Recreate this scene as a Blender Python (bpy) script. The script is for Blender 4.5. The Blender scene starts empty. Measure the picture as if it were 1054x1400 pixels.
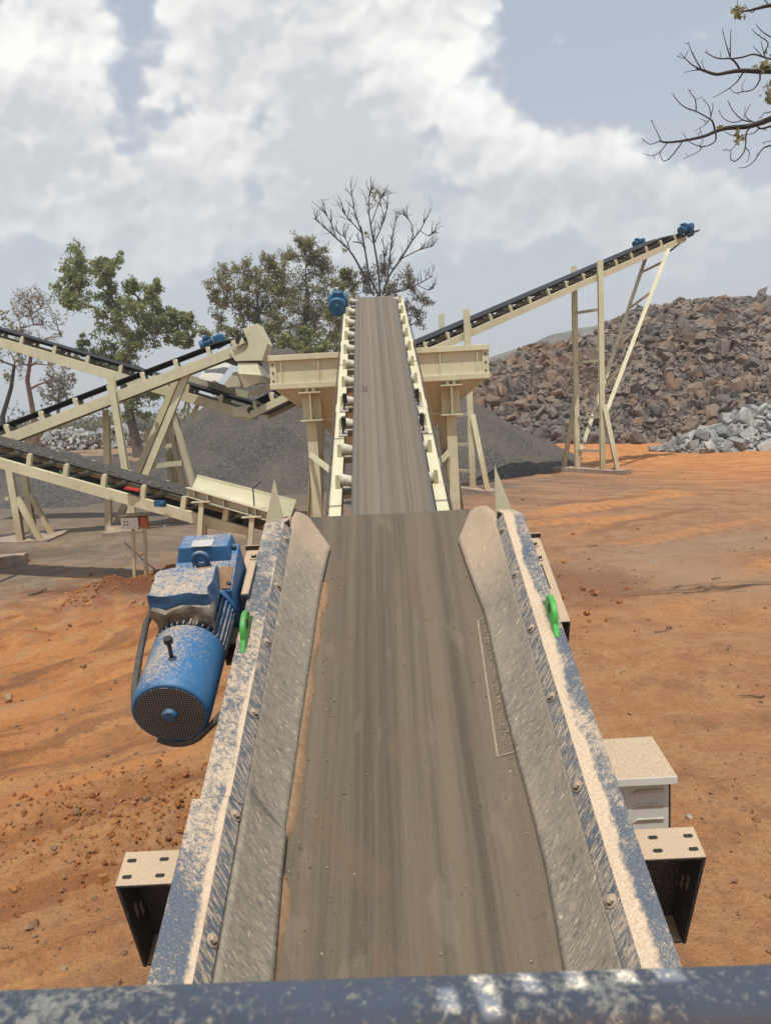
import bpy, bmesh, math, random
import numpy as np
from mathutils import Vector, Matrix, Quaternion
V = Vector
R = math.radians
C = bpy.context.scene.collection
rng = random.Random(7)

# ------------------------------------------------------------------ camera
FPX, PITCH, ROLL, EYE = 1052.0, R(8.2), R(3.05), V((0, 0, 3.2))
_F = V((0, math.cos(PITCH), -math.sin(PITCH)))
_U = V((0, math.sin(PITCH), math.cos(PITCH)))
_R = V((1, 0, 0))
RR = _R*math.cos(ROLL) - _U*math.sin(ROLL)
UU = _R*math.sin(ROLL) + _U*math.cos(ROLL)
def ray(px, py): return _F + RR*((px-527)/FPX) + UU*((700-py)/FPX)
def PD(px, py, d): return EYE + ray(px, py)*d
def P(px, py, Y):
    r = ray(px, py); return EYE + r*(Y/r.y)
def PG(px, py, z=0.0):
    r = ray(px, py); return EYE + r*((z-EYE.z)/r.z)
def PPl(px, py, o, n):
    r = ray(px, py); return EYE + r*((o-EYE).dot(n)/r.dot(n))
def pix(p):
    d = V(p)-EYE; z = d.dot(_F); return (527+FPX*d.dot(RR)/z, 700-FPX*d.dot(UU)/z, z)

cam = bpy.data.cameras.new('camera'); co = bpy.data.objects.new('camera', cam); C.objects.link(co)
m = Matrix((RR, UU, -_F)).transposed().to_4x4(); m.translation = EYE
co.matrix_world = m
cam.sensor_fit = 'VERTICAL'; cam.sensor_height = 36; cam.lens = 36*FPX/1400
cam.clip_start = .05; cam.clip_end = 6000
cam.dof.use_dof = True; cam.dof.focus_distance = 9.0; cam.dof.aperture_fstop = 9.0
bpy.context.scene.camera = co

# ------------------------------------------------------------------ node helpers
class T:
    def __init__(s, name):
        s.m = bpy.data.materials.new(name); s.m.use_nodes = True
        s.t = s.m.node_tree; s.t.nodes.clear()
        s.out = s.n('ShaderNodeOutputMaterial'); s.b = s.n('ShaderNodeBsdfPrincipled')
        s.l(s.b.outputs[0], s.out.inputs[0])
        s.tc = s.n('ShaderNodeTexCoord')
    def n(s, ty, **k):
        x = s.t.nodes.new(ty)
        for a, b in k.items(): setattr(x, a, b)
        return x
    def l(s, a, b): s.t.links.new(a, b)
    def setin(s, sock, v):
        if isinstance(v, bpy.types.NodeSocket): s.l(v, sock)
        elif isinstance(v, (tuple, list)) and sock.type == 'RGBA': sock.default_value = (*v[:3], 1)
        else: sock.default_value = v
    def obj(s): return s.tc.outputs['Object']
    def pos(s): return s.n('ShaderNodeNewGeometry').outputs['Position']
    def map(s, vec, scale=(1,1,1), rot=(0,0,0), loc=(0,0,0)):
        x = s.n('ShaderNodeMapping'); s.l(vec, x.inputs[0])
        x.inputs['Scale'].default_value = scale; x.inputs['Rotation'].default_value = rot; x.inputs['Location'].default_value = loc
        return x.outputs[0]
    def rs(s, vec, rot, scale): return s.map(s.map(vec, (1,1,1), rot), scale)
    def noise(s, vec, scale=5, detail=4, rough=.6, dist=0):
        x = s.n('ShaderNodeTexNoise', noise_dimensions=getattr(s, 'nd', '3D')); s.l(vec, x.inputs['Vector'])
        x.inputs['Scale'].default_value = scale; x.inputs['Detail'].default_value = detail
        x.inputs['Roughness'].default_value = rough; x.inputs['Distortion'].default_value = dist
        return x.outputs['Fac']
    def vor(s, vec, scale=5, out='Distance', feature='F1', rnd=1.0):
        x = s.n('ShaderNodeTexVoronoi', feature=feature); s.l(vec, x.inputs['Vector']); x.inputs['Scale'].default_value = scale
        x.inputs['Randomness'].default_value = rnd
        return x.outputs[out]
    def ramp(s, fac, stops):
        x = s.n('ShaderNodeValToRGB'); s.l(fac, x.inputs[0]); e = x.color_ramp.elements
        while len(e) < len(stops): e.new(.5)
        for i, (p, c) in enumerate(stops):
            e[i].position = p; e[i].color = (*c, 1) if isinstance(c, tuple) else (c, c, c, 1)
        return x.outputs[0]
    def mr(s, v, a, b, c=0., d=1., smooth=True):
        x = s.n('ShaderNodeMapRange'); x.interpolation_type = 'SMOOTHSTEP' if smooth else 'LINEAR'
        s.setin(x.inputs[0], v)
        for i, q in zip((1,2,3,4), (a,b,c,d)): x.inputs[i].default_value = q
        return x.outputs[0]
    def mix(s, f, a, b, blend='MIX'):
        x = s.n('ShaderNodeMix', data_type='RGBA', blend_type=blend)
        s.setin(x.inputs[0], f); s.setin(x.inputs[6], a); s.setin(x.inputs[7], b); return x.outputs[2]
    def math(s, op, a, b=0., c=None, clamp=False):
        x = s.n('ShaderNodeMath', operation=op, use_clamp=clamp)
        s.setin(x.inputs[0], a); s.setin(x.inputs[1], b)
        if c is not None: s.setin(x.inputs[2], c)
        return x.outputs[0]
    def sep(s, vec):
        x = s.n('ShaderNodeSeparateXYZ'); s.l(vec, x.inputs[0]); return x.outputs
    def up(s):  # how far the surface faces up
        return s.sep(s.n('ShaderNodeNewGeometry').outputs['Normal'])[2]
    def bump(s, h, strength=.3, dist=.01, prev=None):
        x = s.n('ShaderNodeBump'); s.l(h, x.inputs['Height']); x.inputs['Strength'].default_value = strength
        x.inputs['Distance'].default_value = dist
        if prev is not None: s.l(prev, x.inputs['Normal'])
        return x.outputs[0]
    def fin(s, color, rough=.6, normal=None, metal=0., spec=None):
        s.setin(s.b.inputs['Base Color'], color); s.setin(s.b.inputs['Roughness'], rough); s.setin(s.b.inputs['Metallic'], metal)
        if normal is not None: s.l(normal, s.b.inputs['Normal'])
        if spec is not None: s.b.inputs['Specular IOR Level'].default_value = spec
        return s.m

M = {}
DUST = (.54, .415, .28)
def plain(name, col, rough=.6, metal=0., var=.25, scale=8, bump=.1):
    t = T(name); nz = t.noise(t.obj(), scale, 5, .65)
    c2 = tuple(x*(1-var) for x in col); c3 = tuple(min(1, x*(1+var*.6)) for x in col)
    col_ = t.ramp(nz, [(.3, c2), (.7, c3)])
    return t.fin(col_, rough, t.bump(nz, bump, .01), metal)

def cream(name, base=(.62, .59, .40), dusty=.4):
    t = T(name); p = t.pos()
    big = t.noise(p, 1.3, 5, .65); fine = t.noise(p, 26, 5, .7)
    st = t.noise(t.map(p, (9, 9, .7)), 1.6, 4, .6)
    c = t.mix(t.mr(big, .35, .7), base, tuple(x*.86 for x in base))
    c = t.mix(t.math('MULTIPLY', t.mr(st, .54, .72), .25), c, (.36, .27, .16))
    spl = t.mr(t.noise(p, 3.2, 5, .7), .55, .68); c = t.mix(t.math('MULTIPLY', spl, .3), c, (.40, .31, .19))
    zz = t.sep(p)[2]; spg = t.mr(t.math('ADD', zz, t.math('MULTIPLY', big, -1.6)), .9, -.9); c = t.mix(t.math('MULTIPLY', spg, .6), c, (.38, .21, .10))
    spots = t.mr(t.noise(p, 9, 6, .75), .62, .70)
    c = t.mix(t.math('MULTIPLY', spots, .7), c, (.19, .10, .05))
    d = t.math('MULTIPLY', t.mr(t.math('ADD', t.up(), t.math('MULTIPLY', fine, .7)), .95, 1.5), dusty)
    c = t.mix(d, c, (.60, .49, .33))
    return t.fin(c, .55, t.bump(fine, .06, .01))
M['cream'] = cream('cream paint')
M['cream_dull'] = cream('weathered cream paint', (.475, .445, .31), .5)
M['cream_funnel'] = cream('dusty cream plate', (.55, .48, .325), .4)  # darker, browner base than the rest of the cream

def dusty_blue(name, blue, lo, hi, sc=38, upw=.25, streak=False, rough=.5, grey=.22, dust=DUST):
    t = T(name); o = t.obj()
    vec = t.map(o, (1, .35, 1), (0, 0, R(28))) if streak else o
    n1 = t.noise(vec, sc, 7, .72, .4); n2 = t.noise(o, 3.2, 4, .6)
    up = t.up()
    v = t.math('ADD', t.math('ADD', t.math('MULTIPLY', n1, .75), t.math('MULTIPLY', n2, .5)), t.math('MULTIPLY', up, upw))
    k = t.mr(v, lo, hi)
    fine = t.noise(o, 160, 3, .7)
    bl = t.mix(t.mr(n2, .3, .7), blue, tuple(x*.6 for x in blue))
    bl = t.mix(grey, bl, (.30, .27, .22))
    du = t.mix(t.mr(fine, .3, .7), tuple(x*.8 for x in dust), tuple(x*1.12 for x in dust))
    c = t.mix(k, bl, du)
    h = t.math('ADD', t.math('MULTIPLY', k, .5), t.math('MULTIPLY', fine, .3))
    return t.fin(c, t.mr(k, 0, 1, rough, .95), t.bump(h, .35, .006))
M['rail_blue'] = dusty_blue('scuffed slate blue rail paint', (.235, .285, .37), .68, .80, 85, .05, dust=(.80, .72, .57))
M['motor_blue'] = dusty_blue('dusty bright blue motor paint', (.006, .13, .315), .76, 1.04, 80, .26, grey=.08)
M['motor_far'] = plain('blue motor paint', (.015, .10, .20), .5, 0, .4, 20)

def flange_mat(name, side):
    # blue steel; a dust drift lies along the inner ridge (object x runs across the conveyor), speckles elsewhere
    t = T(name); o = t.obj(); s = t.sep(o); q = t.math('ABSOLUTE', s[0])
    n1 = t.noise(t.rs(o, (0, 0, R(40*side)), (1, .45, 1)), 60, 6, .75, .5); n2 = t.noise(o, 3.0, 5, .6); n3 = t.noise(t.map(o, (1, .3, 1)), 5, 4, .5); n4 = t.noise(o, 150, 4, .75)
    lo, hi = FLANGE[side]
    e = t.math('DIVIDE', t.math('SUBTRACT', q, lo), hi-lo)         # 0 at the ridge, 1 at the outer lip
    n5 = t.noise(t.map(o, (1, .5, 1), (0,0,0), (4, 2, 1)), 9, 5, .65)
    wid = t.math('ADD', (.15 if side < 0 else .50), t.math('ADD', t.math('MULTIPLY', t.math('SUBTRACT', n3, .5), 1.3 if side < 0 else .9), t.math('MULTIPLY', t.math('SUBTRACT', n5, .5), .45)))
    drift = t.mr(t.math('ADD', t.math('SUBTRACT', wid, e), t.math('MULTIPLY', t.math('SUBTRACT', n1, .5), .55)), -.07, .13)
    sp = t.mr(t.math('ADD', t.math('MULTIPLY', n1, .6), t.math('ADD', t.math('MULTIPLY', n4, .3), t.math('MULTIPLY', n2, .65))), *((.71, .86) if side < 0 else (.73, .90)))
    top = t.mr(t.up(), .6, .8)
    k = t.math('MULTIPLY', t.math('MAXIMUM', drift, t.math('MULTIPLY', sp, .85)), top)
    strip = t.mr(t.noise(t.rs(o, (R(-50), 0, 0), (10, 12, 75)), 1.5, 5, .72), .44, .58)
    k = t.math('MAXIMUM', k, t.math('MULTIPLY', t.math('MULTIPLY', strip, t.math('SUBTRACT', 1., top)), .7))
    blue = t.mix(t.mr(n2, .35, .65), (.06, .08, .108), (.105, .12, .135))
    blue = t.mix(t.mr(n4, .45, .7, 0, .6), blue, (.25, .25, .235))
    du = t.mix(t.mr(n4, .3, .7), (.42, .315, .21), (.66, .51, .36))
    c = t.mix(k, blue, du)
    h = t.math('ADD', t.math('MULTIPLY', k, .6), t.math('MULTIPLY', n4, .45))
    return t.fin(c, t.mr(k, 0, 1, .6, .95), t.bump(h, .5, .006))
FLANGE = {-1: (.66, .80), 1: (.70, .84)}

def skirt_mat(name, side):
    t = T(name); o = t.obj()
    a = t.noise(t.rs(o, (R(-50), 0, 0), (10, 12, 75)), 2.2, 6, .72, .4)
    b = t.noise(t.rs(o, (R(-58), 0, 0), (26, 26, 130)), 1.5, 5, .75, .3)
    a2 = t.noise(t.rs(o, (R(-40), 0, 0), (6, 3, 22)), 1.6, 5, .7)
    big = t.noise(o, 2.6, 5, .65); fine = t.noise(o, 150, 4, .75)
    f = t.math('ADD', t.math('ADD', t.math('MULTIPLY', a, .4), t.math('MULTIPLY', b, .35)), t.math('ADD', t.math('MULTIPLY', a2, .15), t.math('MULTIPLY', fine, .1)))
    c = t.ramp(f, [(.37, (.07, .068, .064)), (.45, (.165, .147, .118)), (.54, (.285, .24, .178)), (.63, (.50, .41, .29))])
    c = t.mix(t.math('MULTIPLY', t.mr(big, .42, .72), .5), c, (.36, .285, .20) if side > 0 else (.26, .23, .18))
    s = t.sep(o)
    headdust = t.math('MULTIPLY', t.mr(t.math('ADD', s[1], t.math('MULTIPLY', big, 1.4)), -.1, 1.0), .62)
    c = t.mix(headdust, c, (.50, .36, .235))
    flecks = t.mr(t.noise(t.rs(o, (R(-50), 0, 0), (30, 14, 60)), 1.1, 3, .5), .64, .70)
    c = t.mix(t.math('MULTIPLY', flecks, .75), c, (.55, .44, .30))
    return t.fin(c, .85, t.bump(f, .5, .012))
M['skirt_l'] = skirt_mat('scratched rubber skirt', -1)
M['skirt_r'] = skirt_mat('dusty scratched rubber skirt', 1)

def belt_mat(name, base, edge, sand, sc=9., grain=190, patch=True, half=.5, ls=1.):
    t = T(name); o = t.obj(); s = t.sep(o)
    st = t.noise(t.map(o, (1, .03*ls, 1)), sc, 7, .75)
    st2 = t.noise(t.map(o, (1, .10*ls, 1), (0,0,0), (3,1,0)), sc*.5, 5, .65)
    st3 = t.noise(t.map(o, (1, .01, 1), (0,0,0), (1,1,0)), sc*5, 4, .7)
    fine = t.noise(o, grain, 4, .8); mid = t.noise(t.map(o, (1, .6, 1)), 30, 6, .75)
    c = t.mix(t.mr(st, .38, .62), tuple(x*.50 for x in base), tuple(x*1.35 for x in base))
    c = t.mix(t.math('MULTIPLY', t.mr(st2, .47, .66), .65), c, sand)
    c = t.mix(t.math('MULTIPLY', t.mr(st3, .52, .68), .4), c, tuple(x*1.7 for x in base))
    c = t.mix(t.mr(fine, .38, .72, .0, .7), c, tuple(x*1.75 for x in base))
    c = t.mix(t.mr(fine, .50, .28, .0, .7), c, tuple(x*.42 for x in base))
    c = t.mix(t.math('MULTIPLY', t.mr(mid, .55, .70), .3), c, tuple(x*.55 for x in base))
    if patch:
        pt = t.mr(t.noise(t.map(o, (1, .45, 1), (0,0,0), (5,2,0)), 4.2, 4, .55), .57, .64)
        c = t.mix(t.math('MULTIPLY', pt, .55), c, (.13, .078, .042))
        pt = t.mr(t.noise(t.map(o, (1, .3, 1), (0,0,0), (9,7,0)), 6, 4, .55), .62, .68)
        c = t.mix(t.math('MULTIPLY', pt, .22), c, (.22, .175, .12))
    ed = t.mr(t.math('ABSOLUTE', s[0]), half*.80, half)
    c = t.mix(t.math('MULTIPLY', ed, .7), c, edge)
    h = t.math('ADD', t.math('MULTIPLY', st, .6), t.math('MULTIPLY', fine, .7))
    return t.fin(c, .68, t.bump(h, .45, .007))
M['belt_near'] = belt_mat('worn dusty rubber belt', (.094, .070, .043), (.042, .032, .022), (.155, .115, .070), half=.56, ls=.4)
M['belt_mid'] = belt_mat('dust striped rubber belt', (.128, .103, .074), (.095, .092, .085), (.20, .157, .10), 15, 90, False, .43, .03)
M['belt_black'] = plain('black rubber belt', (.018, .019, .021), .5, 0, .3, 6)
M['belt_dusty'] = plain('grey dusty belt', (.062, .054, .045), .85, 0, .45, 14, .3)
M['dark'] = plain('dark oily steel', (.03, .029, .028), .6, .0, .4, 20)
M['hole'] = plain('bare dark steel', (.02, .018, .016), .8, 0, .3, 20)  # flat dark fill painted in for the shade inside holes and slots
M['steel'] = plain('galvanised bolt steel', (.40, .36, .31), .55, .2, .3, 40)
M['roller'] = plain('dusty roller steel', (.56, .52, .41), .6, 0, .3, 14)
M['green'] = dusty_blue('dusty green enamel', (.05, .42, .05), .76, 1.02, 70, .15, grey=.05)
M['white_box'] = plain('off white enamel', (.56, .57, .53), .5, 0, .1, 6)
M['red'] = plain('red enamel', (.50, .04, .03), .5)
M['orange'] = plain('orange enamel', (.48, .14, .05), .5)
M['plastic_grey'] = plain('grey enamel', (.68, .70, .69), .5, 0, .08)
M['cable'] = plain('dusty black cable', (.09, .08, .07), .8, 0, .5, 30)
M['conc'] = plain('rough concrete', (.36, .27, .20), .9, 0, .4, 6, .5)
M['wood'] = plain('weathered stick', (.16, .11, .075), .9, 0, .4, 15)
def dustplate():
    t = T('plate under a layer of dust'); o = t.obj()
    f = t.noise(o, 130, 4, .75); b = t.noise(o, 9, 5, .6)
    c = t.mix(t.mr(f, .25, .75), (.40, .285, .18), (.58, .44, .29))
    c = t.mix(t.mr(b, .3, .8, 0, .5), c, (.40, .32, .24))
    bare = t.mr(t.math('ADD', t.up(), t.math('MULTIPLY', b, .3)), .95, .45)
    c = t.mix(bare, c, (.05, .05, .052))
    sp = t.mr(t.noise(o, 90, 4, .7), .57, .66)
    c = t.mix(t.math('MULTIPLY', sp, bare), c, (.22, .19, .15))
    return t.fin(c, .9, t.bump(f, .4, .005))
M['dust_plate'] = dustplate()
def meshguard():
    t = T('wire mesh guard'); o = t.obj(); s = t.sep(o)
    gx = t.math('ABSOLUTE', t.math('SUBTRACT', t.math('FRACT', t.math('MULTIPLY', s[0], 88)), .5))
    gz = t.math('ABSOLUTE', t.math('SUBTRACT', t.math('FRACT', t.math('MULTIPLY', s[2], 88)), .5))
    k = t.mr(t.math('MAXIMUM', gx, gz), .34, .40)
    c = t.mix(k, (.01, .012, .014), t.mix(t.noise(o, 20), (.32, .27, .19), (.12, .16, .20)))
    return t.fin(c, .7, t.bump(k, .8, .006))
M['mesh_guard'] = meshguard()

def rock_mat(name, stops, island=True, rough=.9, sc=3.0, dirt=None, zones=False):
    t = T(name); o = t.obj()
    r = t.n('ShaderNodeNewGeometry').outputs['Random Per Island'] if island else t.n('ShaderNodeObjectInfo').outputs['Random']
    p = t.pos()
    base = t.ramp(r, stops); nz = t.noise(p, sc, 6, .7); fine = t.noise(p, sc*7, 5, .7)
    if zones:
        zn = t.noise(p, .13, 3, .5); base = t.mix(t.math('MULTIPLY', t.mr(zn, .52, .64), .5), base, (.23, .135, .08)); base = t.mix(t.math('MULTIPLY', t.mr(zn, .47, .36), .55), base, (.13, .128, .125))
    c = t.mix(t.mr(nz, .3, .72), t.mix(.35, base, (0,0,0)), base)
    c = t.mix(t.mr(fine, .45, .8, 0, .5), c, tuple(min(1, x*1.35) for x in stops[-1][1]))
    if dirt:
        k = t.mr(t.math('ADD', t.up(), t.noise(p, sc*1.4, 4, .6)), .9, 1.5)
        c = t.mix(t.math('MULTIPLY', k, .6), c, dirt)
    return t.fin(c, rough, t.bump(t.math('ADD', nz, t.math('MULTIPLY', fine, .5)), .6, .08))
BROWN = [(0, (.06, .058, .057)), (.28, (.115, .104, .096)), (.48, (.19, .145, .115)), (.66, (.145, .132, .12)), (.82, (.26, .155, .095)), (1, (.31, .24, .175))]
GREY = [(0, (.19, .19, .185)), (.35, (.30, .30, .285)), (.7, (.39, .385, .36)), (1, (.52, .50, .445))]
M['rock_mass'] = rock_mat('broken brown rock', BROWN, True, dirt=(.19, .15, .115), zones=True)
M['rock_one'] = rock_mat('brown boulder rock', BROWN, False, dirt=(.19, .15, .115), zones=True)
M['grey_one'] = rock_mat('grey boulder rock', GREY, False)
M['grey_mass'] = rock_mat('broken grey rock', GREY, True)
M['spill'] = rock_mat('spilled grey stone', [(0, (.12, .105, .09)), (.6, (.22, .185, .15)), (1, (.40, .34, .26))], True, sc=12)
M['clod'] = rock_mat('dry orange soil clod', [(0, (.37, .135, .038)), (.5, (.44, .165, .046)), (1, (.50, .22, .075))], True, sc=12)
M['pebble'] = rock_mat('dusty pebble', [(0, (.26, .125, .06)), (.6, (.38, .19, .085)), (.93, (.44, .26, .14)), (1, (.5, .42, .33))], True, sc=12)

def rubble_soil():
    t = T('rubble soil'); p = t.pos(); n1 = t.noise(p, .25, 5, .65); n2 = t.noise(p, 3, 6, .7)
    cell = t.vor(p, 2.6, 'Color'); d = t.vor(p, 2.6, 'Distance')
    c = t.mix(t.mr(n1, .4, .62), (.185, .14, .105), (.16, .14, .12))
    c = t.mix(.5, c, t.ramp(t.sep(cell)[0], [(0, (.11, .095, .085)), (.5, (.24, .175, .13)), (1, (.33, .24, .16))]))
    return t.fin(c, .95, t.bump(t.math('SUBTRACT', n2, d), .8, .15))
M['rubble_soil'] = rubble_soil()
def gravel():
    t = T('crushed grey gravel'); p = t.pos()
    cell = t.sep(t.vor(p, 19, 'Color'))[0]; d = t.vor(p, 19, 'Distance'); d2 = t.vor(p, 40, 'Distance'); big = t.noise(p, .35, 5, .6)
    c = t.ramp(cell, [(0, (.042, .039, .036)), (.4, (.072, .065, .059)), (.75, (.10, .09, .079)), (.93, (.14, .123, .106)), (1, (.21, .185, .155))])
    c = t.mix(t.mr(big, .35, .7, 0, .5), c, (.19, .145, .105))
    h = t.math('SUBTRACT', t.math('MULTIPLY', d, -1), t.math('MULTIPLY', d2, .4))
    return t.fin(c, .9, t.bump(h, 1.0, .05))
M['gravel'] = gravel()

def ellmask(t, s, nz, cx, cy, rx, ry, soft=.35, amp=.9):
    a = t.math('DIVIDE', t.math('SUBTRACT', s[0], cx), rx); b = t.math('DIVIDE', t.math('SUBTRACT', s[1], cy), ry)
    d = t.math('SQRT', t.math('ADD', t.math('MULTIPLY', a, a), t.math('MULTIPLY', b, b)))
    d = t.math('ADD', d, t.math('MULTIPLY', t.math('SUBTRACT', nz, .5), amp))
    return t.mr(d, 1+soft, 1-soft)
def ground_mat():
    t = T('orange laterite soil'); p = t.pos(); s = t.sep(p)
    n1 = t.noise(p, .35, 6, .62); n2 = t.noise(p, 2.2, 6, .7); n3 = t.noise(p, 16, 5, .75); n4 = t.noise(p, 70, 3, .7)
    c = t.mix(t.mr(n1, .35, .65), (.54, .178, .042), (.60, .245, .070))
    c = t.mix(ellmask(t, s, n1, 2.6, 6, 6, 8.5), c, t.mix(t.mr(n2, .35, .65), (.48, .208, .078), (.57, .29, .125)))       # dry right foreground
    c = t.mix(ellmask(t, s, n1, 6, 19, 11, 6.5), c, t.mix(t.mr(n2, .35, .65), (.36, .165, .072), (.47, .265, .135)))       # brown trampled yard
    c = t.mix(ellmask(t, s, n1, -10.5, 20.5, 9.5, 8.5, .3, .8), c, t.mix(t.mr(n2, .35, .65), (.225, .165, .112), (.33, .25, .17)))  # grey brown yard
    c = t.mix(ellmask(t, s, n1, -4, 30, 16, 7), c, (.17, .14, .11))
    c = t.mix(ellmask(t, s, n1, 19, 38, 15, 12, .4, .7), c, t.mix(t.mr(n2, .3, .7), (.66, .22, .045), (.65, .275, .08)))        # haul road
    c = t.mix(ellmask(t, s, n1, -30, 75, 34, 34), c, (.30, .20, .115))
    # wheel tracks
    lr_ = t.math('SQRT', t.math('ADD', t.math('POWER', t.math('ADD', s[0], 6.5), 2.), t.math('POWER', t.math('SUBTRACT', s[1], 12.), 2.)))
    lt_ = t.math('ARCTAN2', t.math('SUBTRACT', s[1], 12.), t.math('ADD', s[0], 6.5)); lv = t.n('ShaderNodeCombineXYZ'); t.l(t.math('MULTIPLY', lr_, 1.5), lv.inputs[0]); t.l(t.math('MULTIPLY', lt_, 1.3), lv.inputs[1])
    w = t.noise(lv.outputs[0], 1.7, 5, .62, .25)
    tl = ellmask(t, s, n1, -4, 8, 5.0, 8)
    c = t.mix(t.math('MULTIPLY', t.math('MULTIPLY', t.mr(w, .47, .38), tl), .75), c, (.34, .12, .032))
    c = t.mix(t.math('MULTIPLY', t.math('MULTIPLY', t.mr(w, .51, .61), tl), .85), c, (.62, .31, .11))
    w2 = t.noise(t.rs(p, (0, 0, R(14)), (.3, 1.0, 1)), 1.2, 5, .65, .6)
    c = t.mix(t.math('MULTIPLY', t.math('MULTIPLY', t.mr(w2, .52, .62), t.mr(s[0], 0, 4)), .35), c, (.43, .215, .10))
    c = t.mix(t.math('MULTIPLY', t.math('MULTIPLY', t.mr(w2, .46, .36), t.mr(s[0], 0, 4)), .2), c, (.22, .108, .055))
    c = t.mix(t.mr(n3, .44, .68, 0, .6), c, t.mix(.55, c, (.15, .072, .035)))
    c = t.mix(t.math('MULTIPLY', t.mr(n4, .58, .70), .5), c, (.56, .36, .20))
    blot = t.noise(p, .9, 6, .72)
    c = t.mix(t.math('MULTIPLY', t.mr(blot, .52, .62), .35), c, (.20, .10, .055))
    c = t.mix(t.math('MULTIPLY', t.mr(blot, .46, .38), .30), c, (.47, .27, .15))
    pr = t.math('SQRT', t.math('ADD', t.math('POWER', t.math('SUBTRACT', s[0], 15.), 2.), t.math('POWER', t.math('SUBTRACT', s[1], 36.), 2.)))
    pa = t.math('ARCTAN2', t.math('SUBTRACT', s[0], 15.), t.math('SUBTRACT', s[1], 36.))
    cv = t.n('ShaderNodeCombineXYZ'); t.l(t.math('MULTIPLY', pr, 1.9), cv.inputs[0]); t.l(t.math('MULTIPLY', pa, 2.2), cv.inputs[1])
    w3 = t.noise(cv.outputs[0], 1.6, 5, .65); road = ellmask(t, s, n1, 17, 31, 16, 12, .4, .7)
    c = t.mix(t.math('MULTIPLY', t.math('MULTIPLY', t.mr(w3, .51, .58), road), .5), c, (.60, .32, .135))
    c = t.mix(t.math('MULTIPLY', t.math('MULTIPLY', t.mr(w3, .47, .40), road), .5), c, (.26, .105, .042))
    def track(c, a, b, width, col, k=.8, tread=True):
        L = math.hypot(b.x-a.x, b.y-a.y); dx, dy = (b.x-a.x)/L, (b.y-a.y)/L; X = t.math('SUBTRACT', s[0], a.x); Y = t.math('SUBTRACT', s[1], a.y)
        al = t.math('ADD', t.math('MULTIPLY', X, dx), t.math('MULTIPLY', Y, dy)); pe = t.math('SUBTRACT', t.math('MULTIPLY', Y, dx), t.math('MULTIPLY', X, dy))
        pe = t.math('ADD', pe, t.math('MULTIPLY', t.math('SUBTRACT', n1, .5), 1.2)); pe = t.math('ADD', pe, t.math('MULTIPLY', t.math('SUBTRACT', n3, .5), .25))
        m_ = t.mr(t.math('ABSOLUTE', pe), width*1.15, width*.7); m_ = t.math('MULTIPLY', m_, t.math('MULTIPLY', t.mr(al, -.6, .8), t.mr(al, L+.6, L-.8)))
        if tread:
            tr = t.math('SINE', t.math('ADD', t.math('MULTIPLY', al, 17.), t.math('MULTIPLY', t.math('ABSOLUTE', pe), 9.))); m_ = t.math('MULTIPLY', m_, t.mr(tr, -.9, .5, .35, 1.))
        return t.mix(t.math('MULTIPLY', t.math('MULTIPLY', m_, t.mr(n2, .25, .55, .4, 1.)), k), c, col)
    LT, DK = (.64, .27, .085), (.22, .09, .04)
    c = track(c, PG(905, 838), PG(1090, 748), .26, LT)
    c = track(c, PG(725, 706), PG(935, 672), .6, LT, .95); c = track(c, PG(722, 718), PG(900, 704), .42, LT, .9); c = track(c, PG(770, 735), PG(880, 700), .30, LT, .7)
    c = track(c, PG(745, 690), PG(900, 676), .25, DK, .6, False); c = track(c, PG(800, 730), PG(960, 690), .22, DK, .5, False); c = track(c, PG(840, 745), PG(1060, 705), .3, LT, .6)
    c = track(c, PG(-20, 1098), PG(290, 1020), .12, LT, .9, False); c = track(c, PG(-20, 985), PG(270, 880), .16, LT, .8, False); c = track(c, PG(-20, 945), PG(200, 850), .14, DK, .6, False); c = track(c, PG(-20, 1040), PG(200, 965), .10, DK, .6, False)
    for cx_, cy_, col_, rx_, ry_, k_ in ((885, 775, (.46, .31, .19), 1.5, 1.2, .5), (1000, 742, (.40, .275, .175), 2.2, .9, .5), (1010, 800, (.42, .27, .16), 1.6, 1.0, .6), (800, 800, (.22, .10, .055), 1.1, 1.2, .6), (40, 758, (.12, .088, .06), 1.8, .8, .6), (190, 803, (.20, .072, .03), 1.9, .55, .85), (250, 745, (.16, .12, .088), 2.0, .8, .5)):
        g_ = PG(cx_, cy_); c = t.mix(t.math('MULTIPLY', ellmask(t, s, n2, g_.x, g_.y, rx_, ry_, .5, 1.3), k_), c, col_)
    cr = t.noise(p, 34, 4, .8); c = t.mix(t.math('MULTIPLY', t.mr(cr, .57, .66), .40), c, (.17, .08, .036)); c = t.mix(t.math('MULTIPLY', t.mr(cr, .42, .34), .35), c, (.55, .32, .17))
    sp = t.mr(t.vor(p, 5.5, 'Distance'), .10, .05)
    c = t.mix(t.math('MULTIPLY', sp, .55), c, (.13, .075, .045))
    far = t.mr(s[1], 95, 160); c = t.mix(far, c, t.mix(t.mr(n1, .4, .6), (.17, .13, .075), (.11, .105, .05)))
    h = t.math('ADD', t.math('ADD', t.math('MULTIPLY', n2, 1.), t.math('MULTIPLY', n3, .45)), t.math('ADD', t.math('MULTIPLY', cr, .5), t.math('MULTIPLY', w3, .4)))
    return t.fin(c, .95, t.bump(h, 1.0, .09))
M['ground'] = ground_mat()
def hill_mat():
    t = T('scrub covered hillside'); p = t.pos(); n1 = t.noise(p, .035, 6, .7); n2 = t.noise(p, .16, 5, .75)
    c = t.ramp(t.math('ADD', t.math('MULTIPLY', n1, .5), t.math('MULTIPLY', n2, .5)), [(.42, (.07, .075, .05)), (.52, (.15, .13, .09)), (.62, (.27, .21, .15))])
    return t.fin(c, 1, t.bump(n2, .8, 3))
M['hill'] = hill_mat()
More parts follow.
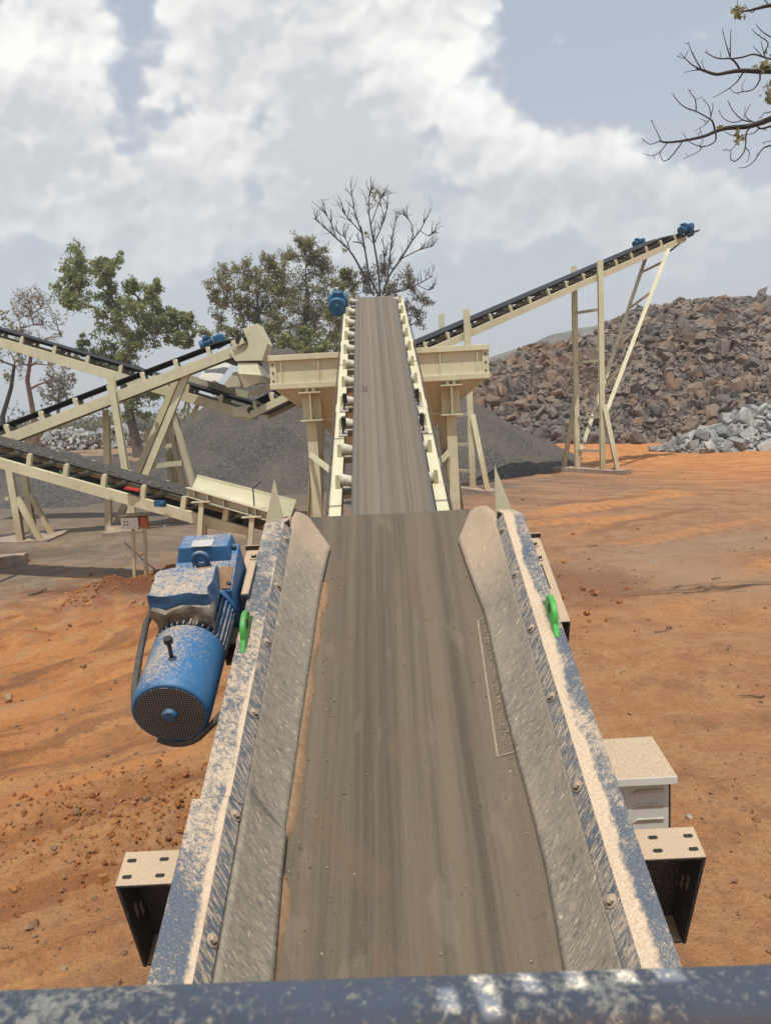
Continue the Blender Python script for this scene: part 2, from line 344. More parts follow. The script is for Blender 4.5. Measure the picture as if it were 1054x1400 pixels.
def leafm(name, stops):
    t = T(name); r = t.n('ShaderNodeNewGeometry').outputs['Random Per Island']
    c = t.ramp(r, stops)
    m_ = t.fin(c, .6)
    tr = t.n('ShaderNodeBsdfTranslucent'); t.l(c, tr.inputs[0]); mx = t.n('ShaderNodeMixShader'); mx.inputs[0].default_value = .4
    t.l(t.b.outputs[0], mx.inputs[1]); t.l(tr.outputs[0], mx.inputs[2]); t.l(mx.outputs[0], t.out.inputs[0])
    return m_
M['leaf'] = leafm('fresh green leaf', [(0, (.16, .20, .065)), (.5, (.245, .285, .095)), (.85, (.32, .345, .125)), (1, (.40, .39, .18))])
M['leaf_dry'] = leafm('dry olive leaf', [(0, (.13, .12, .065)), (.5, (.20, .18, .095)), (.85, (.26, .22, .12)), (1, (.31, .24, .15))])
M['leaf_mix'] = leafm('mixed olive leaf', [(0, (.17, .17, .07)), (.5, (.25, .25, .10)), (.8, (.32, .295, .13)), (1, (.39, .32, .18))])
M['scrub'] = leafm('far grey green scrub', [(0, (.10, .11, .07)), (.6, (.16, .16, .10)), (1, (.24, .20, .13))])
M['bark'] = plain('grey brown bark', (.115, .09, .07), .95, 0, .4, 3, .5)
M['bark_red'] = plain('red brown bark', (.19, .10, .065), .95, 0, .4, 3, .5)
M['bark_dark'] = plain('dark dead bark', (.05, .042, .036), .95, 0, .4, 6, .5)
M['grass_dry'] = leafm('dry straw grass', [(0, (.20, .125, .065)), (.6, (.28, .18, .09)), (1, (.34, .25, .14))])

# ------------------------------------------------------------------ mesh builder
class MB:
    def __init__(s): s.v = []; s.f = []
    def add(s, vs, fs):
        k = len(s.v); s.v += [tuple(x) for x in vs]; s.f += [tuple(i+k for i in f) for f in fs]; return s
    def hexa(s, p):  # 8 points: bottom ring 0-3, top ring 4-7
        return s.add(p, [(3,2,1,0), (4,5,6,7), (0,1,5,4), (1,2,6,5), (2,3,7,6), (3,0,4,7)])
    def box(s, lo, hi):
        x0,y0,z0 = lo; x1,y1,z1 = hi
        return s.hexa([(x0,y0,z0),(x1,y0,z0),(x1,y1,z0),(x0,y1,z0),(x0,y0,z1),(x1,y0,z1),(x1,y1,z1),(x0,y1,z1)])
    def frame(s, p, q, up=V((0,0,1))):
        p, q = V(p), V(q); a = (q-p).normalized(); up = V(up)
        if abs(a.dot(up)) > .98: up = V((0,1,0))
        l = a.cross(up).normalized(); n = l.cross(a); return p, q, a, l, n
    def beam(s, p, q, w, h, up=V((0,0,1)), w2=None, h2=None):
        p, q, a, l, n = s.frame(p, q, up); w2 = w if w2 is None else w2; h2 = h if h2 is None else h2
        r = []
        for c, ww, hh in ((p, w, h), (q, w2, h2)):
            r += [c-l*ww/2-n*hh/2, c+l*ww/2-n*hh/2, c+l*ww/2+n*hh/2, c-l*ww/2+n*hh/2]
        return s.hexa(r)
    def ibeam(s, p, q, w, h, t=.02, up=V((0,1,0))):
        p, q, a, l, n = s.frame(p, q, up)
        for sg in (-1, 1): s.beam(p+n*sg*(h/2-t/2), q+n*sg*(h/2-t/2), w, t, n)
        s.beam(p, q, t, h-2*t, n); return s
    def cchan(s, p, q, w, h, t, up, side):  # web on the `side` face
        p, q, a, l, n = s.frame(p, q, up)
        s.beam(p+l*side*(w/2-t/2), q+l*side*(w/2-t/2), t, h, n)
        for sg in (-1, 1): s.beam(p-l*side*t/2+n*sg*(h/2-t/2), q-l*side*t/2+n*sg*(h/2-t/2), w-t, t, n)
        return s
    def tube(s, pts, rad, n=8, caps=True):
        pts = [V(x) for x in pts]; k = len(pts)
        if not isinstance(rad, (list, tuple)): rad = [rad]*k
        a0 = (pts[1]-pts[0]).normalized(); ref = V((0,0,1)) if abs(a0.z) < .9 else V((1,0,0))
        l = a0.cross(ref).normalized(); base = len(s.v); fs = []
        for i in range(k):
            a = (pts[min(i+1,k-1)]-pts[max(i-1,0)]).normalized()
            l = (l - a*l.dot(a)); l = l.normalized() if l.length > 1e-6 else a.orthogonal().normalized()
            b = a.cross(l)
            for j in range(n):
                th = 2*math.pi*j/n; s.v.append(tuple(pts[i] + (l*math.cos(th)+b*math.sin(th))*rad[i]))
        for i in range(k-1):
            for j in range(n):
                j2 = (j+1) % n; fs.append((base+i*n+j, base+i*n+j2, base+(i+1)*n+j2, base+(i+1)*n+j))
        if caps:
            fs.append(tuple(base+j for j in reversed(range(n)))); fs.append(tuple(base+(k-1)*n+j for j in range(n)))
        s.f += fs; return s
    def prism(s, poly, th):  # poly: list of 3D points in a plane; th: thickness vector
        k = len(poly); th = V(th); top = [V(p)+th for p in poly]
        return s.add([V(p) for p in poly]+top, [tuple(reversed(range(k))), tuple(range(k, 2*k))]+[(i, (i+1) % k, k+(i+1) % k, k+i) for i in range(k)])
    def grid(s, rows):
        b = len(s.v); n = len(rows[0])
        for r in rows: s.v += [tuple(x) for x in r]
        for i in range(len(rows)-1):
            for j in range(n-1): s.f.append((b+i*n+j, b+i*n+j+1, b+(i+1)*n+j+1, b+(i+1)*n+j))
        return s
    def build(s, name, mat, parent=None, world=False, bevel=0, smooth=True, fixn=True, seg=2):
        me = bpy.data.meshes.new(name); vs = s.v
        if world and parent is not None:
            mi = MATS[parent.name].inverted(); vs = [tuple(mi @ V(x)) for x in vs]
        me.from_pydata(vs, [], s.f); 
        if mat is not None: me.materials.append(M[mat] if isinstance(mat, str) else mat)
        if fixn:
            bm = bmesh.new(); bm.from_mesh(me); bmesh.ops.recalc_face_normals(bm, faces=bm.faces); bm.to_mesh(me); bm.free()
        if smooth:
            me.polygons.foreach_set('use_smooth', [True]*len(me.polygons)); me.set_sharp_from_angle(angle=R(38))
        o = bpy.data.objects.new(name, me); C.objects.link(o)
        if parent is not None: o.parent = parent; MATS[o.name] = MATS[parent.name]
        else: MATS[o.name] = Matrix.Identity(4)
        if bevel:
            b = o.modifiers.new('edge', 'BEVEL'); b.width = bevel; b.segments = seg; b.limit_method = 'ANGLE'; b.angle_limit = R(35)
        return o
MATS = {}
def tag(o, label=None, cat=None, group=None, kind=None):
    if label: o['label'] = label
    if cat: o['category'] = cat
    if group: o['group'] = group
    if kind: o['kind'] = kind
    return o
def thing(name, label, cat, mat=None, loc=None, group=None):
    o = bpy.data.objects.new(name, None); C.objects.link(o); o.empty_display_size = .2
    mw = mat.copy() if mat is not None else Matrix.Translation(V(loc) if loc is not None else V((0,0,0)))
    o.matrix_world = mw; MATS[o.name] = mw
    return tag(o, label, cat, group)
def frame_matrix(o, a):
    a = V(a).normalized(); l = a.cross(V((0,0,1))).normalized(); n = l.cross(a)
    m = Matrix((l, a, n)).transposed().to_4x4(); m.translation = V(o); return m

# ------------------------------------------------------------------ noise in numpy
def vnoise(x, y, seed=0):
    xi = np.floor(x).astype(np.int64); yi = np.floor(y).astype(np.int64); xf = x-xi; yf = y-yi
    def h(a, b):
        n = (a*374761393 + b*668265263 + seed*1442695041) & 0xffffffff
        n = ((n ^ (n >> 13))*1274126177) & 0xffffffff; return ((n ^ (n >> 16)) & 0xffff)/65535.
    u = xf*xf*(3-2*xf); v = yf*yf*(3-2*yf)
    return (h(xi,yi)*(1-u)+h(xi+1,yi)*u)*(1-v) + (h(xi,yi+1)*(1-u)+h(xi+1,yi+1)*u)*v
def fbm(x, y, oct=4, seed=0, g=.5):
    s = 0; a = 1; t = 0
    for i in range(oct): s = s + a*vnoise(x*2**i, y*2**i, seed+i); t += a; a *= g
    return s/t

# ------------------------------------------------------------------ ground
CL = PG(195, 1120); BERM0, BERM1 = PG(95, 822), PG(285, 778)
def gheight(x, y):
    x = np.asarray(x, float); y = np.asarray(y, float)
    near = np.clip(1-(np.hypot(x, y-8)-24)/30, 0, 1)
    z = (fbm(x*.5, y*.5, 4, 1)-.5)*.10*near
    # wheel ruts: left foreground and right yard
    lm = np.clip(1-np.hypot((x+4)/5.5, (y-8.5)/8)**4, 0, 1)
    rr_, th = np.hypot(x+6.5, y-12), np.arctan2(y-12, x+6.5)
    z = z + lm*((np.abs(fbm(th*1.3+3, rr_*1.5, 3, 5)-.5)*2)**.7-.4)*.17 + lm*(fbm(th*2.5, rr_*5, 3, 8)-.5)*.10
    a2, b2 = x*math.cos(R(-14))+y*math.sin(R(-14)), -x*math.sin(R(-14))+y*math.cos(R(-14))
    rm = np.clip((x-1.5)/3, 0, 1)*near
    z = z + rm*(fbm(a2*.4, b2*.9, 4, 9)-.5)*.12 + rm*(fbm(a2*.4, b2*4, 3, 13)-.5)*.05
    z = z + rm*(fbm(x*2.6, y*2.6, 3, 19)-.5)*.05
    rd = np.clip(1-np.hypot((x-15)/17, (y-31)/13)**4, 0, 1); r3, t3 = np.hypot(x-15, y-36), np.arctan2(y-36, x-15)
    z = z + rd*(fbm(t3*1.8+5, r3*1.6, 4, 15)-.5)*.12
    # dug-over clods
    cm = np.exp(-(((x-CL.x)/1.0)**2+((y-CL.y)/.75)**2)**1.5)
    z = z + cm*(np.abs(fbm(x*6, y*6, 4, 21, .65)-.5)*.42+.03)
    # low berm by the control stand
    d = np.array([BERM1.x-BERM0.x, BERM1.y-BERM0.y]); L = np.hypot(*d); d = d/L
    t = (x-BERM0.x)*d[0]+(y-BERM0.y)*d[1]; q = -(x-BERM0.x)*d[1]+(y-BERM0.y)*d[0]
    bm_ = np.clip((t+.4)/.8, 0, 1)*np.clip((L+.8-t)/.8, 0, 1)*np.exp(-(q/.28)**2)
    z = z + bm_*(.12+.16*fbm(x*4, y*4, 3, 31))
    return z
def gz(x, y): return float(gheight(np.array([x]), np.array([y]))[0])
def axis(lo, hi, st, far_lo, far_hi, g=1.16):
    c = list(np.arange(lo, hi+1e-6, st)); s = st
    while c[-1] < far_hi: s *= g; c.append(c[-1]+s)
    s = st
    while c[0] > far_lo: s *= g; c.insert(0, c[0]-s)
    return np.array(c)
def make_ground():
    xs = axis(-9, 10, .07, -2500, 2500, 1.06); ys = axis(2.5, 15, .07, -60, 4000, 1.045)
    X, Y = np.meshgrid(xs, ys); Z = gheight(X, Y); nx, ny = len(xs), len(ys)
    vs = np.stack([X.ravel(), Y.ravel(), Z.ravel()], 1)
    i = np.arange(nx-1)[None, :]+np.arange(ny-1)[:, None]*nx; i = i.ravel()
    fs = np.stack([i, i+1, i+1+nx, i+nx], 1)
    me = bpy.data.meshes.new('ground'); me.from_pydata(vs.tolist(), [], fs.tolist()); me.materials.append(M['ground'])
    me.polygons.foreach_set('use_smooth', [True]*len(me.polygons))
    o = bpy.data.objects.new('ground', me); C.objects.link(o); tag(o, kind='structure')
make_ground()

# ------------------------------------------------------------------ distant hill
def make_hill():
    rows = []
    for j in range(50):
        y = 260+j*9.5; r = []
        for i in range(140):
            x = -400+i*7.5
            # ridge climbs to the right
            k = math.exp(-((x-150)/110)**2)
            prof = math.exp(-((y-480)/150)**2)
            n_ = float(fbm(np.array([x*.02]), np.array([y*.02]), 5, 3)[0])
            r.append((x, y, -1+prof*(6+36*k)*(.75+.5*n_)*(1 if x > 0 else math.exp(-(x/90)**2))))
        rows.append(r)
    o = MB().grid(rows).build('hill', 'hill'); tag(o, kind='structure')
make_hill()

# ------------------------------------------------------------------ rocks
def rock_mesh(seed, extra=8):
    """angular quarried block: a skewed box with knocked-off corners"""
    r = random.Random(seed); bm = bmesh.new()
    sx, sy, sz = 1, r.uniform(.55, .95), r.uniform(.38, .8); sk = r.uniform(-.25, .25); sk2 = r.uniform(-.25, .25)
    for x in (-1, 1):
        for y in (-1, 1):
            for z in (-1, 1):
                p = V((x*r.uniform(.5, 1), y*r.uniform(.55, 1), z*r.uniform(.55, 1)))
                if r.random() < .35:   # corner broken away: replace by two points
                    q = p.copy(); q.x *= .55; bm.verts.new((q.x*.5*sx+q.z*sk*.5, q.y*.5*sy, q.z*.5*sz)); p.z *= .5
                bm.verts.new((p.x*.5*sx+p.z*sk*.5, p.y*.5*sy+p.x*sk2*.5, p.z*.5*sz))
    for i in range(extra):
        d = V((r.gauss(0,1), r.gauss(0,1), r.gauss(0,1))).normalized(); bm.verts.new((d.x*.52*sx, d.y*.52*sy, d.z*.52*sz))
    h = bmesh.ops.convex_hull(bm, input=bm.verts)
    bmesh.ops.delete(bm, geom=[g for g in h['geom_interior'] if isinstance(g, bmesh.types.BMVert)], context='VERTS')
    bm.verts.index_update(); vs = [v.co.copy() for v in bm.verts]; fs = [tuple(v.index for v in f.verts) for f in bm.faces]; bm.free()
    return vs, fs
def rock_simple(seed): return rock_mesh(seed, 3)
ROCKS = [rock_mesh(100+i) for i in range(16)]
SIMPLE = [rock_simple(300+i) for i in range(14)]
def rock_data(name, src, mat):
    out = []
    for i, (vs, fs) in enumerate(src):
        me = bpy.data.meshes.new(name); me.from_pydata([tuple(v) for v in vs], [], fs); me.materials.append(M[mat]); out.append(me)
    return out
def rrot(r): return Quaternion((r.gauss(0,1), r.gauss(0,1), r.gauss(0,1), r.gauss(0,1))).normalized()
def scatter_mass(name, items, mat, src):
    vs = []; fs = []; k = 0; r = random.Random(5)
    for p, s in items:
        v, f = r.choice(src); q = rrot(r); p = V(p)
        vs += [tuple(p+q @ (x*s)) for x in v]; fs += [tuple(i+k for i in g) for g in f]; k += len(v)
    me = bpy.data.meshes.new(name); me.from_pydata(vs, [], fs); me.materials.append(M[mat])
    o = bpy.data.objects.new(name, me); C.objects.link(o); return o

# big rubble heap on the right ------------------------------------------------
RIDGE = [(560, 520), (620, 510), (664, 500), (718, 482), (773, 470), (813, 455), (844, 435), (876, 421), (895, 425), (930, 411), (993, 411), (1054, 405), (1150, 398), (1300, 400)]
def ridge_at(px):
    for (a, b), (c, d) in zip(RIDGE, RIDGE[1:]):
        if a <= px <= c: return b+(d-b)*(px-a)/(c-a)
    return RIDGE[0][1] if px < RIDGE[0][0] else RIDGE[-1][1]
def heap_profile():
    cols = []
    for px in np.linspace(560, 1290, 74):
        base = PG(px, 607 - (px-690)*.004, 0)
        yb = base.y
        # find ridge so slope is ~34 deg
        yr = yb+8
        for _ in range(12):
            top = P(px, ridge_at(px), yr); yr = yb + max(3, (top.z)*1.45)
        cols.append((base, P(px, ridge_at(px), yr)))
    return cols
COLS = heap_profile()
def heap_pt(i, t):   # i: column (float), t 0..1 base->ridge, >1 behind
    i0 = int(max(0, min(len(COLS)-2, math.floor(i)))); k = i-i0
    b = COLS[i0][0].lerp(COLS[i0+1][0], k); r = COLS[i0][1].lerp(COLS[i0+1][1], k)
    if t <= 1:
        p = b.lerp(r, t); bulge = math.sin(math.pi*t)*.5
    else:
        p = r+(r-b)*(t-1); p.z = r.z*(1-(t-1)**1.3); bulge = 0
    n_ = float(fbm(np.array([p.x*.22]), np.array([p.y*.3]), 4, 41)[0])-.5
    fall = max(0, 1-abs(t-1)*.35) if t > .7 else 1
    p.z += bulge + n_*2.2*min(1, t*3)*math.sin(math.pi*min(t, .92))
    return p
heap = MB(); rows = []
for tj in np.linspace(-.04, 2.0, 44):
    rows.append([heap_pt(i, max(tj, 0)) if tj >= 0 else heap_pt(i, 0)-V((0, 1.2, .35)) for i in np.linspace(0, len(COLS)-1, 150)])
heap.grid(rows)
o = heap.build('rubble_mound', 'rubble_soil'); tag(o, kind='structure')
items = []; r_ = random.Random(11)
for k in range(20000):
    i = r_.uniform(0, len(COLS)-1); t = r_.random()**.9*1.06
    soil = float(fbm(np.array([i*.16+3]), np.array([t*2.4]), 3, 55)[0])
    if soil > .57 and t > .3 and r_.random() < .7: continue
    p = heap_pt(i, t); s = min(1.15, .12+r_.lognormvariate(-1.6, .66)*(1.15-.2*t))
    if soil > .57: s *= .7
    p = p + V((0, 0, s*.12)); items.append((p, s))
items.sort(key=lambda q: -q[1])
vis = [q for q in items if 560 < pix(q[0])[0] < 1070]; vset = vis[:190]; ids = set(id(q) for q in vset)
bd = rock_data('boulder', ROCKS, 'rock_one')
def boulder(p, s, data, label, cat, group, r):
    o = bpy.data.objects.new('boulder', r.choice(data)); C.objects.link(o)
    o.location = p; o.rotation_mode = 'QUATERNION'; o.rotation_quaternion = rrot(r); o.scale = (s, s, s*r.uniform(.8, 1)); tag(o, label, cat, group)
for p, s in vset:
    big = s > 1.12
    boulder(p, s*1.05, bd, 'largest size of brown broken boulder lying in the big rubble heap' if big else 'mid sized brown broken rock lying on the slope of the big rubble heap', 'boulder',
            'largest boulders of the big rubble heap' if big else 'mid sized rocks of the big rubble heap', r_)
rest = [q for q in items if id(q) not in ids]
o = scatter_mass('rubble', rest, 'rock_mass', SIMPLE+ROCKS[:4]); tag(o, 'small broken brown rocks covering the big heap on the right', 'rubble', None, 'stuff')

# grey heap, right ------------------------------------------------------------
gd = rock_data('boulder', ROCKS, 'grey_one'); gi = []
gc = PG(1075, 612, 0); r_ = random.Random(23)
gtop = MB()
def gheap(x, y):
    d = math.hypot((x-gc.x)/5.6, (y-gc.y-1.6)/3.0); return max(0, 1-d)*2.0
grow_ = [[(gc.x-6.5+13*i/30, gc.y-2.6+8*j/20, gheap(gc.x-6.5+13*i/30, gc.y-2.6+8*j/20)-.12) for i in range(31)] for j in range(21)]
o = MB().grid(grow_).build('rock_heap_core', 'grey_mass'); tag(o, 'grey stone chippings filling the gaps of the grey rock heap', 'chippings', None, 'stuff')
for k in range(1500):
    x = r_.uniform(gc.x-6.3, gc.x+6.0); y = r_.uniform(gc.y-2.2, gc.y+3.5); z = gheap(x, y)
    if z <= .03: continue
    s = min(1.0, .16+r_.expovariate(1/.20)); gi.append((V((x, y, z)), s))
gi.sort(key=lambda q: -q[1]); n_ind = 105
for p, s in gi[:n_ind]: boulder(p, s, gd, 'pale grey angular rock in the small heap at the right edge', 'rock', 'pale grey rocks at the right edge', r_)
o = scatter_mass('rock_fragments', gi[n_ind:], 'grey_mass', SIMPLE); tag(o, 'small pale grey fragments between the rocks at the right edge', 'rock fragments', None, 'stuff')

# grey heap, far left -----------------------------------------------------------
items = []; r_ = random.Random(29); c0 = PG(98, 616, 0)
for k in range(1500):
    x = c0.x+r_.uniform(-6.5, 10); y = c0.y+r_.uniform(-.5, 6)
    ph = math.exp(-((x-c0.x-1)/5.0)**4)*min(1, (y-c0.y+.6)/2.2)*(1.75+.4*math.sin(x*.9))
    s = .18+r_.expovariate(1/.17); items.append((V((x, y, ph)), min(s, 1.1)))
o = scatter_mass('rock_pile', items, 'grey_mass', SIMPLE); tag(o, 'pale grey broken rock heap far off behind the left conveyors', 'rock heap', None, 'stuff')

# ------------------------------------------------------------------ gravel piles
def pile(name, label, cones, x0, x1, y0, y1, n=150):
    xs = np.linspace(x0, x1, n); ys = np.linspace(y0, y1, n); X, Y = np.meshgrid(xs, ys); Z = np.full_like(X, -.4)
    for cx, cy, h, rad, top in cones:
        d = np.hypot(X-cx, Y-cy); Z = np.maximum(Z, np.minimum(h*(1-d/rad), h-top+(-d*.06)))
    Z = Z + np.where(Z > -.3, (fbm(X*.6, Y*.6, 5, 61)-.5)*.45+(fbm(X*3, Y*3, 3, 66)-.5)*.12, 0)
    Z = np.maximum(Z, -.4)
    rows = [[(X[j, i], Y[j, i], Z[j, i]) for i in range(n)] for j in range(n)]
    o = MB().grid(rows).build(name, 'gravel'); tag(o, label, 'gravel pile', None, 'stuff'); return o
pile('gravel_pile', 'large dark grey crushed gravel pile behind the cream hopper', [(-2.6, 39, 6.6, 11.0, 1.1), (-4.7, 38.0, 6.4, 8.2, .45), (.9, 37, 5.0, 8.4, .4), (3.3, 35.0, 2.0, 4.8, .3)], -16, 12, 26, 51, 200)
pile('gravel_pile', 'low dark gravel bank under the left conveyors', [(-12.3, 33.5, 1.6, 5.5, .2), (-16.5, 36, 2.1, 6.0, .3), (-20, 33, 1.2, 4, .2)], -25, -6, 26, 43, 130)

# ------------------------------------------------------------------ near conveyor
Tn, Bn = PD(538, 708, 4.65), PD(571, 1330, 2.286)
an = (Tn-Bn).normalized(); HF = .24
Mn = frame_matrix(Tn, an); Mn.translation = Tn - Mn.col[2].to_3d()*HF
Mni = Mn.inverted(); nn = Mn.col[2].to_3d(); On = Mn.translation.copy()
def LN(px, py, w): return Mni @ PPl(px, py, On+nn*w, nn)
near = thing('feed_conveyor', 'large dusty conveyor in the foreground with blue side flanges and a wide worn belt', 'conveyor', Mn)
avg = lambda l: sum(l)/len(l)
LO = [(362,714),(335,830),(313,928),(285,1053),(240,1212),(213,1347)]; LI = [(390,718),(366,843),(338,962),(321,1053),(296,1156),(266,1345)]
RI = [(687,702),(714,802),(746,886),(773,984),(803,1072),(834,1164),(874,1321)]; RO = [(710,700),(759,832),(820,1000),(838,1049),(880,1152),(932,1317)]
uLO, uLI, uRI, uRO = [avg([LN(*p, HF).x for p in q]) for q in (LO, LI, RI, RO)]
print('flange u', uLO, uLI, uRI, uRO)
LB = [(452,750),(436,830),(420,920),(406,1020),(389,1128),(381,1210),(370,1340)]
RB = [(626,741),(663,838),(682,920),(700,1000),(719,1083),(742,1185),(769,1325)]
vEndL, vEndR = LN(390, 714, HF).y, LN(687, 702, HF).y
VB = -4.6
FLANGE = {-1: (abs(uLI), abs(uLO)), 1: (abs(uRI), abs(uRO))}
M['flange_l'] = flange_mat('dusty blue flange paint', -1); M['flange_r'] = flange_mat('dust drifted blue flange paint', 1)
vstep = LN(311, 1090, HF).y
def cyl_at(mb, c, axis_, r, h, n=12):
    c = V(c); a = V(axis_).normalized(); mb.tube([c, c+a*h*.75, c+a*h], [r, r, r*.7], n)
def side(sg, uo, ui, vend, edge, fm, sm, bolts):
    s_ = 'left' if sg < 0 else 'right'
    mb = MB(); t = .014; dn = .052; inn = .045*(-sg)     # flange, inner turned-down strip, outer lip
    def prof(uo_, ui_, z0=HF):
        return [(uo_, z0-.10), (uo_, z0), (ui_, z0+.004), (ui_+inn, z0-dn), (ui_+inn-(-sg)*t, z0-dn), (ui_-(-sg)*t*.6, z0-t), (uo_-sg*t, z0-t), (uo_-sg*t, z0-.10)]
    def sweep(vs, f):
        rows = [[V((x, v, z)) for x, z in f(v)] for v in vs]
        k = len(rows[0]); b = len(mb.v)
        for r in rows: mb.v += [tuple(x) for x in r]
        for i in range(len(rows)-1):
            for j in range(k): mb.f.append((b+i*k+j, b+i*k+(j+1) % k, b+(i+1)*k+(j+1) % k, b+(i+1)*k+j))
        mb.f.append(tuple(b+j for j in range(k))); mb.f.append(tuple(b+(len(rows)-1)*k+j for j in range(k)))
    if sg < 0:
        sweep([vstep, vend], lambda v: prof(uo, ui)); 
        sweep([VB, vstep-.004], lambda v: prof(uo-.026, ui-.004, HF+.006))
    else:
        sweep([VB, vend], lambda v: prof(uo, ui))
    # head end: the flange turns down towards the pulley
    e = 0.10
    mb.prism([V((uo, vend, HF-.002)), V((ui, vend, HF+.002)), V((ui-sg*.02, vend+e, HF-.035)), V((uo-sg*.03, vend+e, HF-.04))], (0, 0, -t))
    mb.prism([V((uo-sg*.03, vend+e+.001, HF-.04)), V((ui-sg*.02, vend+e+.001, HF-.035)), V((ui-sg*.02, vend+e+.02, HF-.3)), V((uo-sg*.03, vend+e+.02, HF-.3))], (0, .012, 0))
    pl = mb.build('side_plate', fm, near, bevel=.003); pl['label'] = f'{s_} blue flange plate with a drift of dust along its ridge'
    # rubber skirt
    top_u, top_w = ui+inn*.72, HF-dn*.72-.014
    pts = [LN(px, py, .022) for px, py in edge]; pts.sort(key=lambda p: p.y)
    pts = [V((pts[0].x, VB, .022))]+pts
    def eu(v):
        for a, b in zip(pts, pts[1:]):
            if a.y <= v <= b.y: return a.x+(b.x-a.x)*(v-a.y)/(b.y-a.y)
        return pts[-1].x if v > pts[-1].y else pts[0].x
    vmax = pts[-1].y
    vs = sorted(list(np.linspace(VB, vmax, 60)))
    rows = []; K = 10
    def prow(v, ub, wb, vt):
        r = []
        for j in range(K+1):
            s = j/K; u = top_u+(ub-top_u)*s; w = top_w+(wb-top_w)*s
            w -= .010*math.sin(math.pi*s)
            r.append(V((u, vt+(v-vt)*s, w)))
        return r
    for v in vs:
        d = .012*(math.sin(v*2.3+sg)+.5*math.sin(v*5.1))*0.6
        rows.append(prow(v, eu(v)+d, .022, v))
    # shape of the head end of the skirt: top corner beyond, bottom corner cut back
    E = [LN(392, 712, HF-.05), LN(404, 699, .20), LN(421, 706, .125), V((eu(vmax), vmax, .022))] if sg < 0 else [LN(685, 700, HF-.05), LN(663, 691, .20), LN(644, 696, .125), V((eu(vmax), vmax, .022))]
    E[0] = V((top_u, E[0].y, top_w)); SE = (0, .33, .58, 1.0001)
    def epos(s_):
        for i in range(3):
            if SE[i] <= s_ <= SE[i+1]: return E[i].lerp(E[i+1], (s_-SE[i])/(SE[i+1]-SE[i]))
    last = rows[-1]; n0 = 10
    for k in range(1, n0+1):
        f = k/n0; rows.append([last[j].lerp(epos(j/K), f)+V((0, 0, .012*math.sin(math.pi*f)*math.sin(math.pi*j/K))) for j in range(K+1)])
    up_ = [[p for p in r] for r in rows]; q = MB().grid(up_)
    sk = q.build('rubber_skirt', sm, pl)
    so = sk.modifiers.new('thick', 'SOLIDIFY'); so.thickness = .012; so.offset = 0
    if sg < 0:   # the second skirt sheet overlaps the first
        mb2 = MB(); rr_ = []
        for v in np.linspace(VB, vstep-.01, 24):
            rr_.append([p+V((.016, 0, .010)) for p in prow(v-.0, eu(v)-.006, .03, v)])
        # diagonal cut of its head end
        last = rr_[-1]
        rr_.append([V((p.x-.004, p.y+.10-.28*j/K*0-.10*(j/K), p.z)) for j, p in enumerate(last)])
        s2 = mb2.grid(rr_).build('rubber_skirt', sm, pl); so = s2.modifiers.new('thick', 'SOLIDIFY'); so.thickness = .016; so.offset = 0
    for px, py in bolts:
        p = LN(px, py, HF-.03); u = ui+inn*.55; wz_ = HF-dn*.55+.001
        b = MB(); cyl_at(b, (u, p.y, wz_), (-sg*.75, 0, .66), .015, .014, 6); cyl_at(b, (u, p.y, wz_), (-sg*.75, 0, .66), .024, .005, 14)
        b.build('bolt', 'dust_plate', pl)
    return pl, eu
plL, euL = side(-1, uLO, uLI, vEndL, LB, 'flange_l', 'skirt_l', [(391,738),(380,802),(366,879),(348,976),(318,1116),(289,1287)])
plR, euR = side(1, uRO, uRI, vEndR, RB, 'flange_r', 'skirt_r', [(685,726),(704,786),(728,860),(755,954),(792,1076),(838,1233)])
# belt over the head pulley
hL, hR = LN(414, 702, 0), LN(655, 695, 0)
vh = (hL.y+hR.y)/2-.10; ub0, ub1 = hL.x+.02, hR.x-.02; uc = (ub0+ub1)/2; hw = (ub1-ub0)/2; RP = .26
print('near belt', ub0, ub1, vh, 'skirt', euL(-1), euR(-1))
def belt_mesh(uc, hw, vh, vt, rp, trough, flat, th=.014, nseg=40, fade=1.0, shift=0):
    us = [-hw, -hw*.9, -flat-.06*hw, -flat+.03*hw, -flat*.5, 0, flat*.5, flat-.03*hw, flat+.06*hw, hw*.9, hw]
    rows = []
    def wz(u, k): return max(0, abs(u)-flat)*math.tan(trough)*k
    for v in np.linspace(vt, vh, nseg):
        k = min(1, max(0, (vh-v)/fade)); rows.append([V((uc+u, v, wz(u, k))) for u in us])
    for a in np.linspace(0, math.pi, 14)[1:]:
        rows.append([V((uc+u, vh+rp*math.sin(a), -rp+rp*math.cos(a))) for u in us])
    rows.append([V((uc+u, vt, -2*rp)) for u in us])
    return MB().grid(rows)
b = belt_mesh(uc, hw, vh, VB, RP, R(13), hw*.74)
ob = b.build('belt', 'belt_near', near); so = ob.modifiers.new('thick', 'SOLIDIFY'); so.thickness = .014; so.offset = -1
pm = MB().tube([(ub0+.02, vh, -RP), (ub1-.02, vh, -RP)], RP-.017, 28); pm.build('head_pulley', 'dark', near)
